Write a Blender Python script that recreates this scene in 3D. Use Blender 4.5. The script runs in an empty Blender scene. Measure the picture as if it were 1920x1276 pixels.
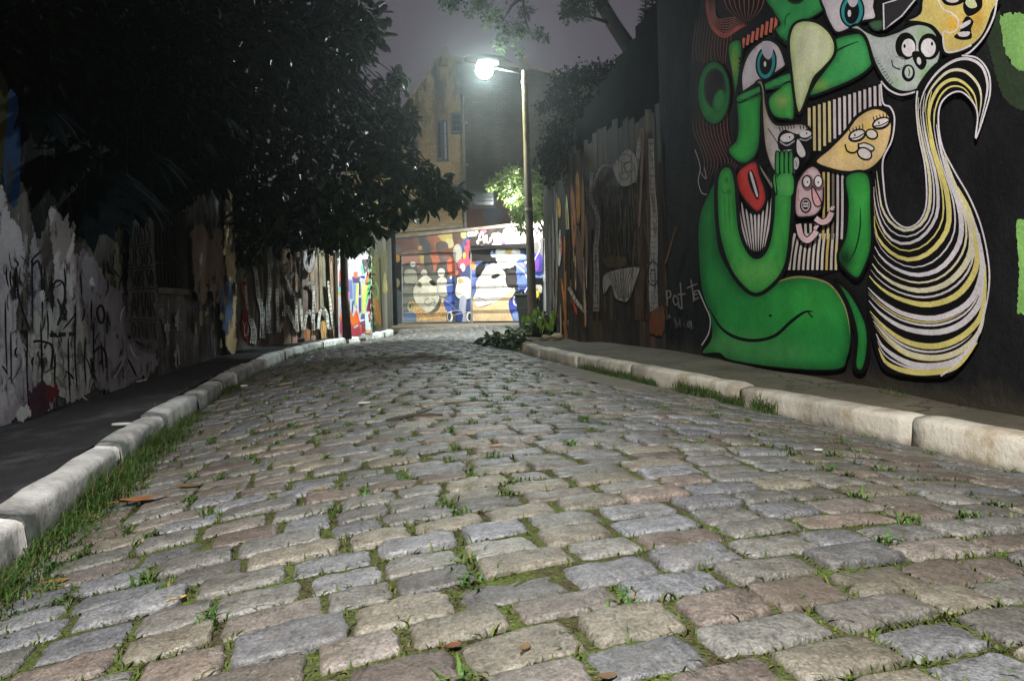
import bpy, math, random
import numpy as np
from mathutils import Vector, Matrix, noise
from mathutils.geometry import delaunay_2d_cdt
random.seed(7); RNG = np.random.default_rng(7)
SC = bpy.context.scene
COL = SC.collection
# ------------------------------------------------------------------ camera model
F, CH, PV, ROLL = 1387.0, 0.75, 562.0, math.radians(1.5)
def ray(u, v):
    x = (u-960)/F; y = -(v-PV)/F
    c, s = math.cos(-ROLL), math.sin(-ROLL)
    return np.array([c*x-s*y, 1.0, s*x+c*y])
def G(u, v, z=0.0):            # pixel -> point on the horizontal plane z
    d = ray(u, v); t = (z-CH)/d[2]
    return np.array([0, 0, CH]) + d*t
def D(u, v, Y):                # pixel -> point at depth Y
    return np.array([0, 0, CH]) + ray(u, v)*Y
def lin(c, g=1.0, mx=0.86):
    out = []
    for k in c:
        k = k/255.0
        l = k/12.92 if k <= 0.04045 else ((k+0.055)/1.055)**2.4
        out.append(min(mx, l*g))
    return tuple(out)

# ------------------------------------------------------------------ objects
def thing(name, label, cat, loc, group=None, kind=None):
    o = bpy.data.objects.new(name, None); COL.objects.link(o)
    o.location = loc; o.empty_display_size = 0.1
    o['label'] = label; o['category'] = cat
    if group: o['group'] = group
    if kind: o['kind'] = kind
    return o
def tag(o, label, cat, group=None, kind=None):
    if label: o['label'] = label
    if cat: o['category'] = cat
    if group: o['group'] = group
    if kind: o['kind'] = kind
    return o
def origin_of(p):
    o = Vector((0, 0, 0))
    while p is not None:
        o += p.location; p = p.parent
    return o
class MB:
    def __init__(s): s.v = []; s.f = []; s.c = []; s.m = []
    def add(s, verts, faces, col=None, mi=0):
        n = len(s.v)
        s.v.extend([tuple(p) for p in verts])
        s.f.extend([tuple(i+n for i in f) for f in faces])
        s.m.extend([mi]*len(faces))
        if col is None: col = (0.5, 0.5, 0.5)
        if len(col) == len(verts) and hasattr(col[0], '__len__'): s.c.extend([tuple(k) for k in col])
        else: s.c.extend([tuple(col)]*len(verts))
    def box(s, lo, hi, col=None, mi=0):
        x0, y0, z0 = lo; x1, y1, z1 = hi
        s.add([(x0,y0,z0),(x1,y0,z0),(x1,y1,z0),(x0,y1,z0),(x0,y0,z1),(x1,y0,z1),(x1,y1,z1),(x0,y1,z1)],
              [(0,3,2,1),(4,5,6,7),(0,1,5,4),(1,2,6,5),(2,3,7,6),(3,0,4,7)], col, mi)
    def prism(s, poly, off, col=None, mi=0):   # poly: list of 3-D points, off: extrusion vector
        n = len(poly); a = [np.array(p, float) for p in poly]; b = [p+np.array(off) for p in a]
        s.add(a+b, [tuple(range(n)), tuple(range(2*n-1, n-1, -1))]+[(i, i+n, (i+1) % n+n, (i+1) % n) for i in range(n)], col, mi)
    def obox(s, p0, p1, z0, z1, thick, col=None, mi=0):   # wall box from p0 to p1 (xy), thickness to the left of p0->p1
        d = np.array([p1[0]-p0[0], p1[1]-p0[1]]); d = d/np.linalg.norm(d); n = np.array([-d[1], d[0]])*thick
        q = [(p0[0], p0[1]), (p1[0], p1[1]), (p1[0]+n[0], p1[1]+n[1]), (p0[0]+n[0], p0[1]+n[1])]
        s.add([(a, b, z0) for a, b in q]+[(a, b, z1) for a, b in q],
              [(0,3,2,1),(4,5,6,7),(0,1,5,4),(1,2,6,5),(2,3,7,6),(3,0,4,7)], col, mi)
    def tube(s, pts, rad, n=10, col=None, caps=True, mi=0):
        pts = [np.array(p, float) for p in pts]
        if not hasattr(rad, '__len__'): rad = [rad]*len(pts)
        rings = []; up = np.array([0.13, 0.21, 0.97])
        for i, p in enumerate(pts):
            t = pts[min(i+1, len(pts)-1)]-pts[max(i-1, 0)]; t = t/(np.linalg.norm(t)+1e-9)
            a = np.cross(t, up)
            if np.linalg.norm(a) < 0.2: a = np.cross(t, np.array([1, 0, 0]))
            a /= np.linalg.norm(a); b = np.cross(t, a)
            rings.append([p+rad[i]*(math.cos(2*math.pi*k/n)*a+math.sin(2*math.pi*k/n)*b) for k in range(n)])
        V = [q for r in rings for q in r]; Fs = []
        for i in range(len(rings)-1):
            for k in range(n):
                Fs.append((i*n+k, i*n+(k+1) % n, (i+1)*n+(k+1) % n, (i+1)*n+k))
        if caps: Fs += [tuple(range(n))[::-1], tuple((len(rings)-1)*n+k for k in range(n))]
        s.add(V, Fs, col, mi)
    def lathe(s, c, prof, n=16, col=None, mi=0):
        V = []; Fs = []
        for r, z in prof:
            for k in range(n): V.append((c[0]+r*math.cos(2*math.pi*k/n), c[1]+r*math.sin(2*math.pi*k/n), c[2]+z))
        for i in range(len(prof)-1):
            for k in range(n): Fs.append((i*n+k, i*n+(k+1) % n, (i+1)*n+(k+1) % n, (i+1)*n+k))
        Fs += [tuple(range(n))[::-1], tuple((len(prof)-1)*n+k for k in range(n))]
        s.add(V, Fs, col, mi)
    def build(s, name, mats, parent=None, smooth=False, kind=None):
        return mesh_obj(name, s.v, s.f, s.c, mats, parent, smooth, s.m, kind)
def mesh_obj(name, V, Fc, C, mats, parent=None, smooth=False, MI=None, kind=None):
    o0 = origin_of(parent) if parent else Vector((0, 0, 0))
    me = bpy.data.meshes.new(name)
    V = np.asarray(V, float)
    if parent is None and len(V):       # origin at the thing's base
        o0 = Vector((float(V[:, 0].mean()), float(V[:, 1].mean()), float(V[:, 2].min())))
    V = V-np.array(o0)
    me.from_pydata(V.tolist() if len(V) < 200 else list(map(tuple, V)), [], Fc)
    at = me.color_attributes.new('col', 'FLOAT_COLOR', 'POINT')
    cc = np.ones((len(V), 4), np.float32); cc[:, :3] = np.asarray(C, np.float32)[:, :3]
    at.data.foreach_set('color', cc.ravel())
    if not isinstance(mats, (list, tuple)): mats = [mats]
    for m in mats: me.materials.append(m)
    if MI and len(mats) > 1: me.polygons.foreach_set('material_index', np.array(MI, np.int32))
    if smooth: me.polygons.foreach_set('use_smooth', np.ones(len(me.polygons), bool))
    me.validate(); me.update()
    o = bpy.data.objects.new(name, me); COL.objects.link(o)
    if parent: o.parent = parent
    else: o.location = o0
    if kind: o['kind'] = kind
    return o

# ------------------------------------------------------------------ materials
class NT:
    def __init__(s, name, rough=0.7):
        s.m = bpy.data.materials.new(name); s.m.use_nodes = True
        s.t = s.m.node_tree; s.n = s.t.nodes; s.l = s.t.links
        s.b = s.n['Principled BSDF']; s.b.inputs['Roughness'].default_value = rough; s.b.inputs['Specular IOR Level'].default_value = .2
        s.pos = s.n.new('ShaderNodeNewGeometry').outputs['Position']
    def mapv(s, sc, src=None, loc=(0, 0, 0)):
        k = s.n.new('ShaderNodeMapping'); k.inputs['Scale'].default_value = sc; k.inputs['Location'].default_value = loc
        s.l.new(src or s.pos, k.inputs['Vector']); return k.outputs[0]
    def noise(s, scale, detail=4, rough=.55, vec=None, dist=0):
        k = s.n.new('ShaderNodeTexNoise'); k.inputs['Scale'].default_value = scale; k.inputs['Detail'].default_value = detail
        k.inputs['Roughness'].default_value = rough; k.inputs['Distortion'].default_value = dist
        s.l.new(vec or s.pos, k.inputs['Vector']); return k.outputs[0]
    def ramp(s, src, stops):
        k = s.n.new('ShaderNodeValToRGB'); e = k.color_ramp.elements
        while len(e) < len(stops): e.new(0.5)
        for i, (p, c) in enumerate(stops):
            e[i].position = p; e[i].color = (c, c, c, 1) if not hasattr(c, '__len__') else (*c, 1)
        s.l.new(src, k.inputs[0]); return k.outputs[0]
    def mix(s, fac, a, b, mode='MIX'):
        k = s.n.new('ShaderNodeMix'); k.data_type = 'RGBA'; k.blend_type = mode
        for val, i in ((fac, 0), (a, 6), (b, 7)):
            if hasattr(val, 'is_linked') or hasattr(val, 'links'): s.l.new(val, k.inputs[i])
            elif i == 0: k.inputs[0].default_value = val
            else: k.inputs[i].default_value = (*val, 1) if hasattr(val, '__len__') else (val, val, val, 1)
        return k.outputs[2]
    def attr(s, name='col'):
        k = s.n.new('ShaderNodeAttribute'); k.attribute_name = name; return k.outputs[0]
    def math(s, op, a, b=0.0):
        k = s.n.new('ShaderNodeMath'); k.operation = op
        for i, v in enumerate((a, b)):
            if hasattr(v, 'links'): s.l.new(v, k.inputs[i])
            else: k.inputs[i].default_value = v
        return k.outputs[0]
    def sep(s, i, src=None):
        k = s.n.new('ShaderNodeSeparateXYZ'); s.l.new(src or s.pos, k.inputs[0]); return k.outputs[i]
    def base(s, c):
        if hasattr(c, 'links'): s.l.new(c, s.b.inputs['Base Color'])
        else: s.b.inputs['Base Color'].default_value = (*c, 1)
    def rough(s, c): s.l.new(c, s.b.inputs['Roughness'])
    def bump(s, h, strength=.3, dist=.02):
        k = s.n.new('ShaderNodeBump'); k.inputs['Strength'].default_value = strength; k.inputs['Distance'].default_value = dist
        s.l.new(h, k.inputs['Height']); s.l.new(k.outputs[0], s.b.inputs['Normal'])

def mk_paint(name, wear=0.0, under=(.05, .045, .04), rough=.85, wscale=9, stretch=(1, 1, .45)):
    t = NT(name, rough)
    c = t.attr()
    g = t.noise(3.1, 6, .65)
    c = t.mix(1.0, c, t.ramp(g, [(.25, .62), (.7, 1.08)]), 'MULTIPLY')
    c = t.mix(1.0, c, t.ramp(t.noise(70, 3, .6), [(.3, .82), (.7, 1.08)]), 'MULTIPLY')
    if wear > 0:
        w = t.noise(wscale, 8, .72, t.mapv(stretch))
        c = t.mix(t.ramp(w, [(.5-wear*.5-.02, 1.0), (.5-wear*.5+.05, 0.0)]) if wear < 1 else 0, c, under)
    t.base(c); t.bump(t.noise(55, 5, .6), .35, .01)
    t.b.inputs['Specular IOR Level'].default_value = .06
    return t.m
def mk_plain(name, col, rough=.6, var=.25, scale=6, metal=0, bump=.2, bscale=40, spec=.3):
    t = NT(name, rough)
    t.base(t.mix(1.0, col, t.ramp(t.noise(scale, 6, .62), [(.28, 1-var), (.72, 1+var)]), 'MULTIPLY'))
    t.b.inputs['Metallic'].default_value = metal; t.b.inputs['Specular IOR Level'].default_value = spec
    if bump: t.bump(t.noise(bscale, 5), bump, .01)
    return t.m
def mk_leaf(name, rough=.38, trans=.0, spec=.3):
    t = NT(name, rough)
    c = t.mix(1.0, t.attr(), t.ramp(t.noise(9, 3), [(.3, .7), (.7, 1.25)]), 'MULTIPLY')
    t.base(c)
    t.b.inputs['Specular IOR Level'].default_value = spec
    if trans:
        tr = t.n.new('ShaderNodeBsdfTranslucent'); t.l.new(c, tr.inputs[0])
        mx = t.n.new('ShaderNodeMixShader'); mx.inputs[0].default_value = trans
        t.l.new(t.b.outputs[0], mx.inputs[1]); t.l.new(tr.outputs[0], mx.inputs[2])
        t.l.new(mx.outputs[0], t.n['Material Output'].inputs[0])
    return t.m
M = {}
def mats():
    M['mural'] = mk_paint('mural_paint')
    M['worn'] = mk_paint('worn_paint', wear=.22, under=(.05, .048, .048))
    M['fencepaint'] = mk_paint('fence_paint', wear=.12, under=(.10, .075, .05), stretch=(2, 2, .25), wscale=14)
    # granite setts
    t = NT('granite', .5)
    n1 = t.noise(130, 4, .7); n2 = t.noise(18, 5, .6)
    c = t.mix(1.0, t.attr(), t.ramp(n1, [(.30, .35), (.5, 1.0), (.70, 1.6)]), 'MULTIPLY')
    c = t.mix(1.0, c, t.ramp(n2, [(.30, .6), (.70, 1.22)]), 'MULTIPLY')
    c = t.mix(t.ramp(t.noise(42, 6, .72), [(.57, 0.0), (.66, .7)]), c, (.06, .045, .03))
    c = t.mix(t.ramp(t.noise(2.2, 6, .65), [(.52, 0.0), (.68, .55)]), c, (.075, .062, .042))
    t.base(c); t.rough(t.ramp(t.noise(24, 4), [(.3, .30), (.7, .72)]))
    h = t.math('ADD', t.math('MULTIPLY', t.noise(150, 4, .6), .35), t.noise(45, 4, .6))
    t.bump(h, .75, .009); t.b.inputs['Specular IOR Level'].default_value = .6
    M['stone'] = t.m
    t = NT('joint_soil', .9)
    c = t.mix(t.ramp(t.noise(7, 6, .7), [(.40, 0.0), (.60, 1.0)]), (.060, .050, .028), (.085, .120, .026))
    c = t.mix(1.0, c, t.ramp(t.noise(140, 3), [(.3, .5), (.7, 1.5)]), 'MULTIPLY')
    t.base(c); t.bump(t.noise(120, 4), .9, .02); M['soil'] = t.m
    t = NT('earth', .95)
    t.base(t.mix(t.noise(4, 6), (.05, .042, .03), (.09, .08, .055))); t.bump(t.noise(40, 5), .6, .03); M['earth'] = t.m
    # whitewashed kerb
    def kerb(nm, white, dirt, moss=True, mt=.42):
        t = NT(nm, .75)
        c = t.mix(t.ramp(t.noise(5.5, 7, .68), [(mt, 0.0), (mt+.16, .9)]), white, dirt)
        c = t.mix(t.ramp(t.noise(23, 6, .7), [(mt+.16, 0.0), (mt+.22, .8)]), c, (.12, .10, .07))
        c = t.mix(t.ramp(t.noise(1.1, 5, .6), [(.45, 0.0), (.62, .7)]), c, (.13, .12, .11))
        z = t.sep(2)
        zz = t.math('ADD', z, t.math('MULTIPLY', t.noise(13, 4), .07))
        c = t.mix(t.ramp(zz, [(.0, 1.0), (.075, 0.0)]) if moss else 0.0, c, (.06, .058, .03))
        t.base(c); t.bump(t.noise(30, 7, .68), .6, .02); return t.m
    M['kerb_l'] = kerb('kerb_whitewash', (.82, .82, .82), (.46, .45, .44), mt=.46)
    M['kerb_r'] = kerb('kerb_limewash', (.62, .585, .51), (.40, .33, .235), mt=.485)
    M['kerb_y'] = kerb('kerb_yellowed', (.55, .45, .24), (.36, .28, .15))
    t = NT('asphalt', .8)
    c = t.mix(t.noise(2.2, 6, .6), (.010, .011, .014), (.050, .049, .054))
    c = t.mix(t.ramp(t.noise(1.7, 8, .72, t.mapv((1, .5, 1), loc=(4, 2, 0))), [(.54, 0.0), (.66, .8)]), c, (.11, .105, .11))
    c = t.mix(t.ramp(t.noise(1.1, 5, .6), [(.6, 0.0), (.66, .8)]), c, (.02, .02, .022))
    c = t.mix(t.ramp(t.noise(60, 2), [(.68, 0.0), (.74, .5)]), c, (.25, .25, .24))
    t.base(c); t.bump(t.noise(120, 4), .5, .01); M['asphalt'] = t.m
    t = NT('footway_concrete', .85)
    c = t.mix(t.ramp(t.noise(1.9, 8, .7), [(.3, 0.0), (.7, 1.0)]), (.080, .070, .050), (.19, .168, .128))
    c = t.mix(t.ramp(t.noise(5, 7, .7), [(.56, 0.0), (.7, .6)]), c, (.075, .07, .045))
    c = t.mix(1.0, c, t.ramp(t.noise(220, 2), [(.35, .7), (.65, 1.25)]), 'MULTIPLY')
    vo = t.n.new('ShaderNodeTexVoronoi'); vo.feature = 'DISTANCE_TO_EDGE'; vo.inputs['Scale'].default_value = .75
    wv = t.n.new('ShaderNodeVectorMath'); wv.operation = 'ADD'; t.l.new(t.pos, wv.inputs[0]); nv = t.n.new('ShaderNodeTexNoise'); nv.inputs['Scale'].default_value = 3.5; nv.inputs['Detail'].default_value = 6; t.l.new(t.pos, nv.inputs['Vector'])
    t.l.new(nv.outputs['Color'], wv.inputs[1]); t.l.new(wv.outputs[0], vo.inputs['Vector'])
    c = t.mix(t.ramp(vo.outputs['Distance'], [(.004, .85), (.014, 0.0)]), c, (.03, .028, .02))
    t.base(c); t.bump(t.noise(90, 5), .7, .015); M['concrete'] = t.m
    M['patch'] = mk_plain('cement_patch', (.19, .17, .135), .8, .35, 5, bump=.5, bscale=60)
    # left plaster wall
    t = NT('old_plaster', .85)
    st = t.mapv((1, 1, .28))
    c = t.mix(t.ramp(t.noise(3.4, 8, .68, st), [(.38, 0.0), (.62, 1.0)]), (.085, .080, .078), (.25, .235, .225))
    c = t.mix(t.ramp(t.noise(9, 8, .75, t.mapv((1, 1, .35), loc=(3, 1, 0))), [(.57, 0.0), (.61, 1.0)]), c, (.46, .44, .46))
    c = t.mix(t.ramp(t.noise(13, 8, .75, t.mapv((1, 1, .22), loc=(9, 4, 2))), [(.58, 0.0), (.63, 1.0)]), c, (.022, .020, .020))
    zz = t.math('ADD', t.sep(2), t.math('MULTIPLY', t.noise(3, 5), .8))
    c = t.mix(t.ramp(t.math('MULTIPLY', zz, .25), [(.10, 1.0), (.22, 0.0)]), c, t.mix(.55, c, (.035, .035, .03)))
    t.base(c); t.bump(t.noise(16, 8, .7), .7, .03); M['plaster'] = t.m
    t = NT('black_wall_paint', .9)
    c = t.mix(t.ramp(t.noise(1.6, 8, .68, t.mapv((1, 1, .6))), [(.42, 0.0), (.72, 1.0)]), (.010, .010, .012), (.024, .024, .026))
    c = t.mix(t.ramp(t.noise(38, 6, .75), [(.62, 0.0), (.70, .7)]), c, (.05, .048, .045))
    zz = t.math('ADD', t.sep(2), t.math('MULTIPLY', t.noise(5, 6, .65), .35))
    c = t.mix(t.ramp(zz, [(.30, .75), (.46, 0.0)]), c, (.055, .048, .036))
    t.base(c); t.b.inputs['Specular IOR Level'].default_value = .04
    t.bump(t.math('ADD', t.noise(18, 7, .65), t.math('MULTIPLY', t.noise(90, 4), .4)), .6, .02); M['black_wall'] = t.m
    M['dark_wall'] = mk_plain('dark_render', (.008, .009, .011), .95, .6, 1.8, bump=.5, bscale=12, spec=.02)
    t = NT('old_boards', .85)
    c = t.mix(1.0, t.attr(), t.ramp(t.noise(16, 8, .7, t.mapv((3, 3, .14))), [(.3, .35), (.7, 1.5)]), 'MULTIPLY')
    t.base(c); t.bump(t.noise(22, 6, .7, t.mapv((3, 3, .12))), .8, .015); M['wood'] = t.m
    # brick
    t = NT('yellow_brick', .9)
    br = t.n.new('ShaderNodeTexBrick')
    cx = t.n.new('ShaderNodeCombineXYZ'); t.l.new(t.sep(0), cx.inputs[0]); t.l.new(t.sep(2), cx.inputs[1])
    t.l.new(cx.outputs[0], br.inputs['Vector'])
    br.inputs['Color1'].default_value = (.27, .20, .105, 1); br.inputs['Color2'].default_value = (.20, .145, .078, 1)
    br.inputs['Mortar'].default_value = (.165, .13, .08, 1); br.inputs['Scale'].default_value = 1
    br.inputs['Brick Width'].default_value = .24; br.inputs['Row Height'].default_value = .085; br.inputs['Mortar Size'].default_value = .012
    zn = t.ramp(t.math('ADD', t.math('MULTIPLY', t.sep(2), .1), t.math('MULTIPLY', t.noise(.8, 5), .25)), [(.42, 1.0), (.56, 0.0)])
    c = t.mix(t.ramp(t.noise(.55, 6, .6), [(.48, 0.0), (.6, .8)]), br.outputs[0], (.24, .185, .105))
    stn = t.noise(2.2, 9, .75, t.mapv((1.1, 1, .30)))
    hi = t.ramp(t.math('MULTIPLY', t.sep(2), .1), [(.52, 0.0), (.80, 1.0)])
    c = t.mix(t.math('MULTIPLY', t.ramp(stn, [(.45, 0.0), (.56, 1.0)]), hi), c, (.03, .026, .022))
    c = t.mix(1.0, c, t.ramp(t.noise(1.3, 7, .6), [(.3, .62), (.7, 1.15)]), 'MULTIPLY')
    t.base(c); t.bump(br.outputs[1], .3, -.01); M['brick'] = t.m
    t = NT('grey_brick', .9)
    br2 = t.n.new('ShaderNodeTexBrick')
    cx = t.n.new('ShaderNodeCombineXYZ'); t.l.new(t.sep(0), cx.inputs[0]); t.l.new(t.sep(2), cx.inputs[1]); t.l.new(cx.outputs[0], br2.inputs['Vector'])
    br2.inputs['Color1'].default_value = (.075, .07, .06, 1); br2.inputs['Color2'].default_value = (.05, .048, .043, 1)
    br2.inputs['Mortar'].default_value = (.04, .038, .034, 1); br2.inputs['Scale'].default_value = 1
    br2.inputs['Brick Width'].default_value = .24; br2.inputs['Row Height'].default_value = .085; br2.inputs['Mortar Size'].default_value = .012
    t.base(t.mix(1.0, br2.outputs[0], t.ramp(t.noise(1.1, 7, .62, t.mapv((1, 1, .4))), [(.3, .5), (.7, 1.3)]), 'MULTIPLY')); M['greybrick'] = t.m
    M['ledge'] = mk_plain('ledge_concrete', (.17, .15, .12), .85, .4, 3, bump=.4)
    M['tank'] = mk_plain('tank_cement', (.16, .155, .145), .85, .3, 2)
    M['window_dark'] = mk_plain('dark_glass', (.02, .022, .026), .15, .1, 2, bump=0)
    M['window_pale'] = mk_plain('pale_shutter', (.20, .21, .24), .5, .15, 5)
    M['frame'] = mk_plain('frame_paint', (.05, .05, .055), .6, .2, 9)
    M['iron'] = mk_plain('rusty_iron', (.05, .042, .034), .6, .4, 30)
    M['pipe'] = mk_plain('drain_pipe', (.13, .125, .12), .6, .25, 8)
    M['bin'] = mk_plain('bin_plastic', (.018, .020, .019), .45, .3, 8)
    M['metal'] = mk_plain('lamp_metal', (.20, .20, .19), .4, .2, 8)
    M['bark'] = mk_plain('bark', (.045, .036, .028), .9, .5, 9, bump=.9, bscale=26)
    M['bark_dark'] = mk_plain('bark_dark', (.012, .010, .009), .95, .5, 9, bump=.9, bscale=26, spec=.05)  # darker copy of the bark: limbs' silhouette shade put into the colour
    M['leaf'] = mk_leaf('leaf', .42, .08, .26); M['leaf_dull'] = mk_leaf('dull_leaf', .9, 0, .03)
    M['leaf_soft'] = mk_leaf('soft_leaf', .5, .3)
    M['grass'] = mk_leaf('grass_blade', .5, .35)
    M['dryleaf'] = mk_leaf('dry_leaf', .7)
    M['litter'] = mk_plain('litter_paper', (.75, .74, .70), .7, .1, 30)
    M['any'] = mk_paint('painted_surface')
    # pole: yellow-grey paint, flyers and stickers on its lower part, darkened for the lamplight fading there
    t = NT('pole_paint', .5)
    z = t.sep(2)
    c = t.mix(t.ramp(t.noise(9, 6, .7, t.mapv((1, 1, .5))), [(.45, 0.0), (.6, 1.0)]), (.20, .155, .07), (.12, .09, .045))
    vor = t.n.new('ShaderNodeTexVoronoi'); vor.inputs['Scale'].default_value = 7.5; t.l.new(t.mapv((1.2, 1.2, 1)), vor.inputs['Vector'])
    hs = t.n.new('ShaderNodeHueSaturation'); hs.inputs['Saturation'].default_value = .55; hs.inputs['Value'].default_value = .16
    t.l.new(vor.outputs['Color'], hs.inputs['Color'])
    low = t.ramp(t.math('MULTIPLY', t.math('ADD', z, t.math('MULTIPLY', t.noise(4, 3), .7)), .2), [(.70, 1.0), (.84, 0.0)])
    c = t.mix(t.math('MULTIPLY', low, .86), c, t.mix(.7, hs.outputs[0], (.07, .055, .04)))
    t.base(c); t.bump(t.noise(40, 5), .3, .005); M['pole'] = t.m
    def emit(nm, col, st):
        t = NT(nm); t.b.inputs['Emission Color'].default_value = (*col, 1); t.b.inputs['Emission Strength'].default_value = st; t.base((.8, .8, .8)); return t.m
    M['glow'] = emit('lamp_lens', (.84, 1.0, .98), 800)
    M['glow2'] = emit('flood_lens', (1.0, .97, .9), 120)
mats()

# ------------------------------------------------------------------ curve helpers
def smooth(pts, closed=True, n=7):
    P = [np.array(p, float) for p in pts]; N = len(P); out = []
    if N < 3: closed = False
    for i in range(N if closed else N-1):
        if closed: a, b, c, d = P[(i-1) % N], P[i], P[(i+1) % N], P[(i+2) % N]
        else: a, b, c, d = P[max(i-1, 0)], P[i], P[i+1], P[min(i+2, N-1)]
        for k in range(n):
            t = k/n
            out.append(0.5*((2*b)+(-a+c)*t+(2*a-5*b+4*c-d)*t*t+(-a+3*b-3*c+d)*t**3))
    if not closed: out.append(P[-1])
    return out
def resample(pts, step):
    pts = [np.array(p, float) for p in pts]; out = [pts[0]]
    for a, b in zip(pts[:-1], pts[1:]):
        L = np.linalg.norm(b-a); k = max(1, int(L/step))
        for i in range(1, k+1): out.append(a+(b-a)*i/k)
    return out
def ell(cx, cy, rx, ry, rot=0, n=20):
    r = math.radians(rot); o = []
    for k in range(n):
        a = 2*math.pi*k/n; x, y = rx*math.cos(a), ry*math.sin(a)
        o.append((cx+x*math.cos(r)-y*math.sin(r), cy+x*math.sin(r)+y*math.cos(r)))
    return o
def clip_poly(poly, q):
    out = [np.array(p, float) for p in poly]
    area = sum(q[i][0]*q[(i+1) % len(q)][1]-q[(i+1) % len(q)][0]*q[i][1] for i in range(len(q)))
    for i in range(len(q)):
        a, b = np.array(q[i], float), np.array(q[(i+1) % len(q)], float)
        e = b-a; nn = np.array([-e[1], e[0]])*(1 if area > 0 else -1)
        inp, out = out, []
        for j in range(len(inp)):
            p, r = inp[j], inp[(j+1) % len(inp)]
            dp, dr = np.dot(p-a, nn), np.dot(r-a, nn)
            if dp >= 0: out.append(p)
            if (dp >= 0) != (dr >= 0): out.append(p+(r-p)*dp/(dp-dr))
        if len(out) < 3: return []
    return out
class Painter:
    """Paint on a flat wall: outlines are traced on the picture and land on the wall's plane as thin coats."""
    def __init__(s, p0, p1, gain=1.0, start=0.002, step=0.0003, clip=None):
        s.p = np.array([p0[0], p0[1], 0.0]); d = np.array([p1[0]-p0[0], p1[1]-p0[1], 0.0]); d /= np.linalg.norm(d)
        n = np.array([-d[1], d[0], 0.0])
        if np.dot(n, -s.p) < 0: n = -n
        s.n = n; s.off = start; s.step = step; s.gain = gain; s.mb = MB(); s.clip = clip
        s.ctx(0, 0, 1)
    def ctx(s, ox, oy, sc): s.o = np.array([ox, oy], float); s.sc = sc
    def px(s, pts): return [s.o+s.sc*np.array(p[:2], float) for p in pts]
    def w(s, q):
        d = ray(q[0], q[1]); o = np.array([0, 0, CH])
        t = np.dot(s.p+s.n*s.off-o, s.n)/np.dot(d, s.n)
        return o+d*t
    def fill(s, pts, col, sm=True, edge=None, ew=0, rough=0, n=6, gain=None, line=None, lw=0, spot=None):
        q = s.px(pts)
        if sm: q = smooth(q, True, n)
        if rough:
            q = resample(q+[q[0]], 3.0)[:-1]; q = [p+np.array([random.uniform(-1, 1)*rough*.7, random.uniform(-1, 1)*rough*1.6]) for p in q]
        full = q
        if s.clip: q = clip_poly(q, s.clip)
        if len(q) < 3: return
        base = np.array(lin(col, gain or s.gain)); V2 = [Vector((p[0], p[1])) for p in q]; extra = []
        soft = (edge is not None and ew) or spot
        if soft:
            a = np.array(q); lo, hi = a.min(0), a.max(0); g = max(3.5, min(9, (hi-lo).min()/9))
            for x in np.arange(lo[0]+g/2, hi[0], g):
                for y in np.arange(lo[1]+g/2, hi[1], g): extra.append(Vector((x+random.uniform(-.5, .5), y+random.uniform(-.5, .5))))
        s.off += s.step
        try:
            r = delaunay_2d_cdt(V2+extra, [], [list(range(len(V2)))], 1, 1e-4)
        except Exception:
            return
        vs, fs = r[0], r[2]
        if not fs: return
        cols = base
        if soft:
            A = np.array([(v.x, v.y) for v in vs]); B = np.array(full); B2 = np.roll(B, -1, 0)
            d = np.full(len(A), 1e9)
            for b0, b1 in zip(B, B2):
                e = b1-b0; L = np.dot(e, e)+1e-9
                tt = np.clip(((A-b0)@e)/L, 0, 1); d = np.minimum(d, np.linalg.norm(A-(b0+tt[:, None]*e), axis=1))
            cols = np.tile(base, (len(A), 1))
            if edge is not None and ew:
                k = np.clip(d/(ew*s.sc), 0, 1); k = k*k*(3-2*k)
                cols = cols*k[:, None]+np.array(lin(edge, gain or s.gain))*(1-k[:, None])
            for sp in (spot or []):
                cpt = s.o+s.sc*np.array(sp[0]); k = np.exp(-(((A-cpt)/(s.sc*np.array(sp[1])))**2).sum(1))
                cols = cols*(1-k[:, None])+np.array(lin(sp[2], gain or s.gain))*k[:, None]
        s.mb.add([s.w((v.x, v.y)) for v in vs], [tuple(f) for f in fs], cols)
        if line is not None: s.stroke(pts, line, lw, closed=True, sm=sm)
    def stroke(s, pts, col, w, closed=False, sm=True, taper=0, n=6, gain=None, inc=1):
        q = s.px(pts)
        if sm: q = smooth(q, closed, n)
        elif closed: q = list(q)
        if closed: q = list(q)+[q[0]]
        N = len(q)
        if N < 2: return
        ws = []
        for i in range(N):
            t = i/(N-1); k = 1.0
            if taper == 1: k = min(1, 4*min(t, 1-t))**.6
            elif taper == 2: k = 1-t*.95
            elif taper == 3: k = max(.05, math.sin(math.pi*t))**.7
            ww = w[0]+(w[1]-w[0])*t if hasattr(w, '__len__') else w
            ws.append(max(.12, ww*s.sc*k*.5))
        Lf, Rt = [], []
        for i in range(N):
            if closed and i in (0, N-1): t = q[1]-q[-2]
            else: t = q[min(i+1, N-1)]-q[max(i-1, 0)]
            t = t/(np.linalg.norm(t)+1e-9); nn = np.array([-t[1], t[0]])
            Lf.append(q[i]+nn*ws[i]); Rt.append(q[i]-nn*ws[i])
        s.off += s.step*inc; c = lin(col, gain or s.gain)
        if not s.clip:
            V = [s.w(p) for p in Lf]+[s.w(p) for p in Rt]
            s.mb.add(V, [(i, i+1, N+i+1, N+i) for i in range(N-1)], c)
        else:
            for i in range(N-1):
                pl = clip_poly([Lf[i], Lf[i+1], Rt[i+1], Rt[i]], s.clip)
                if len(pl) >= 3: s.mb.add([s.w(p) for p in pl], [tuple(range(len(pl)))], c)
    def build(s, name, mat, parent): return s.mb.build(name, mat, parent)
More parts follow.
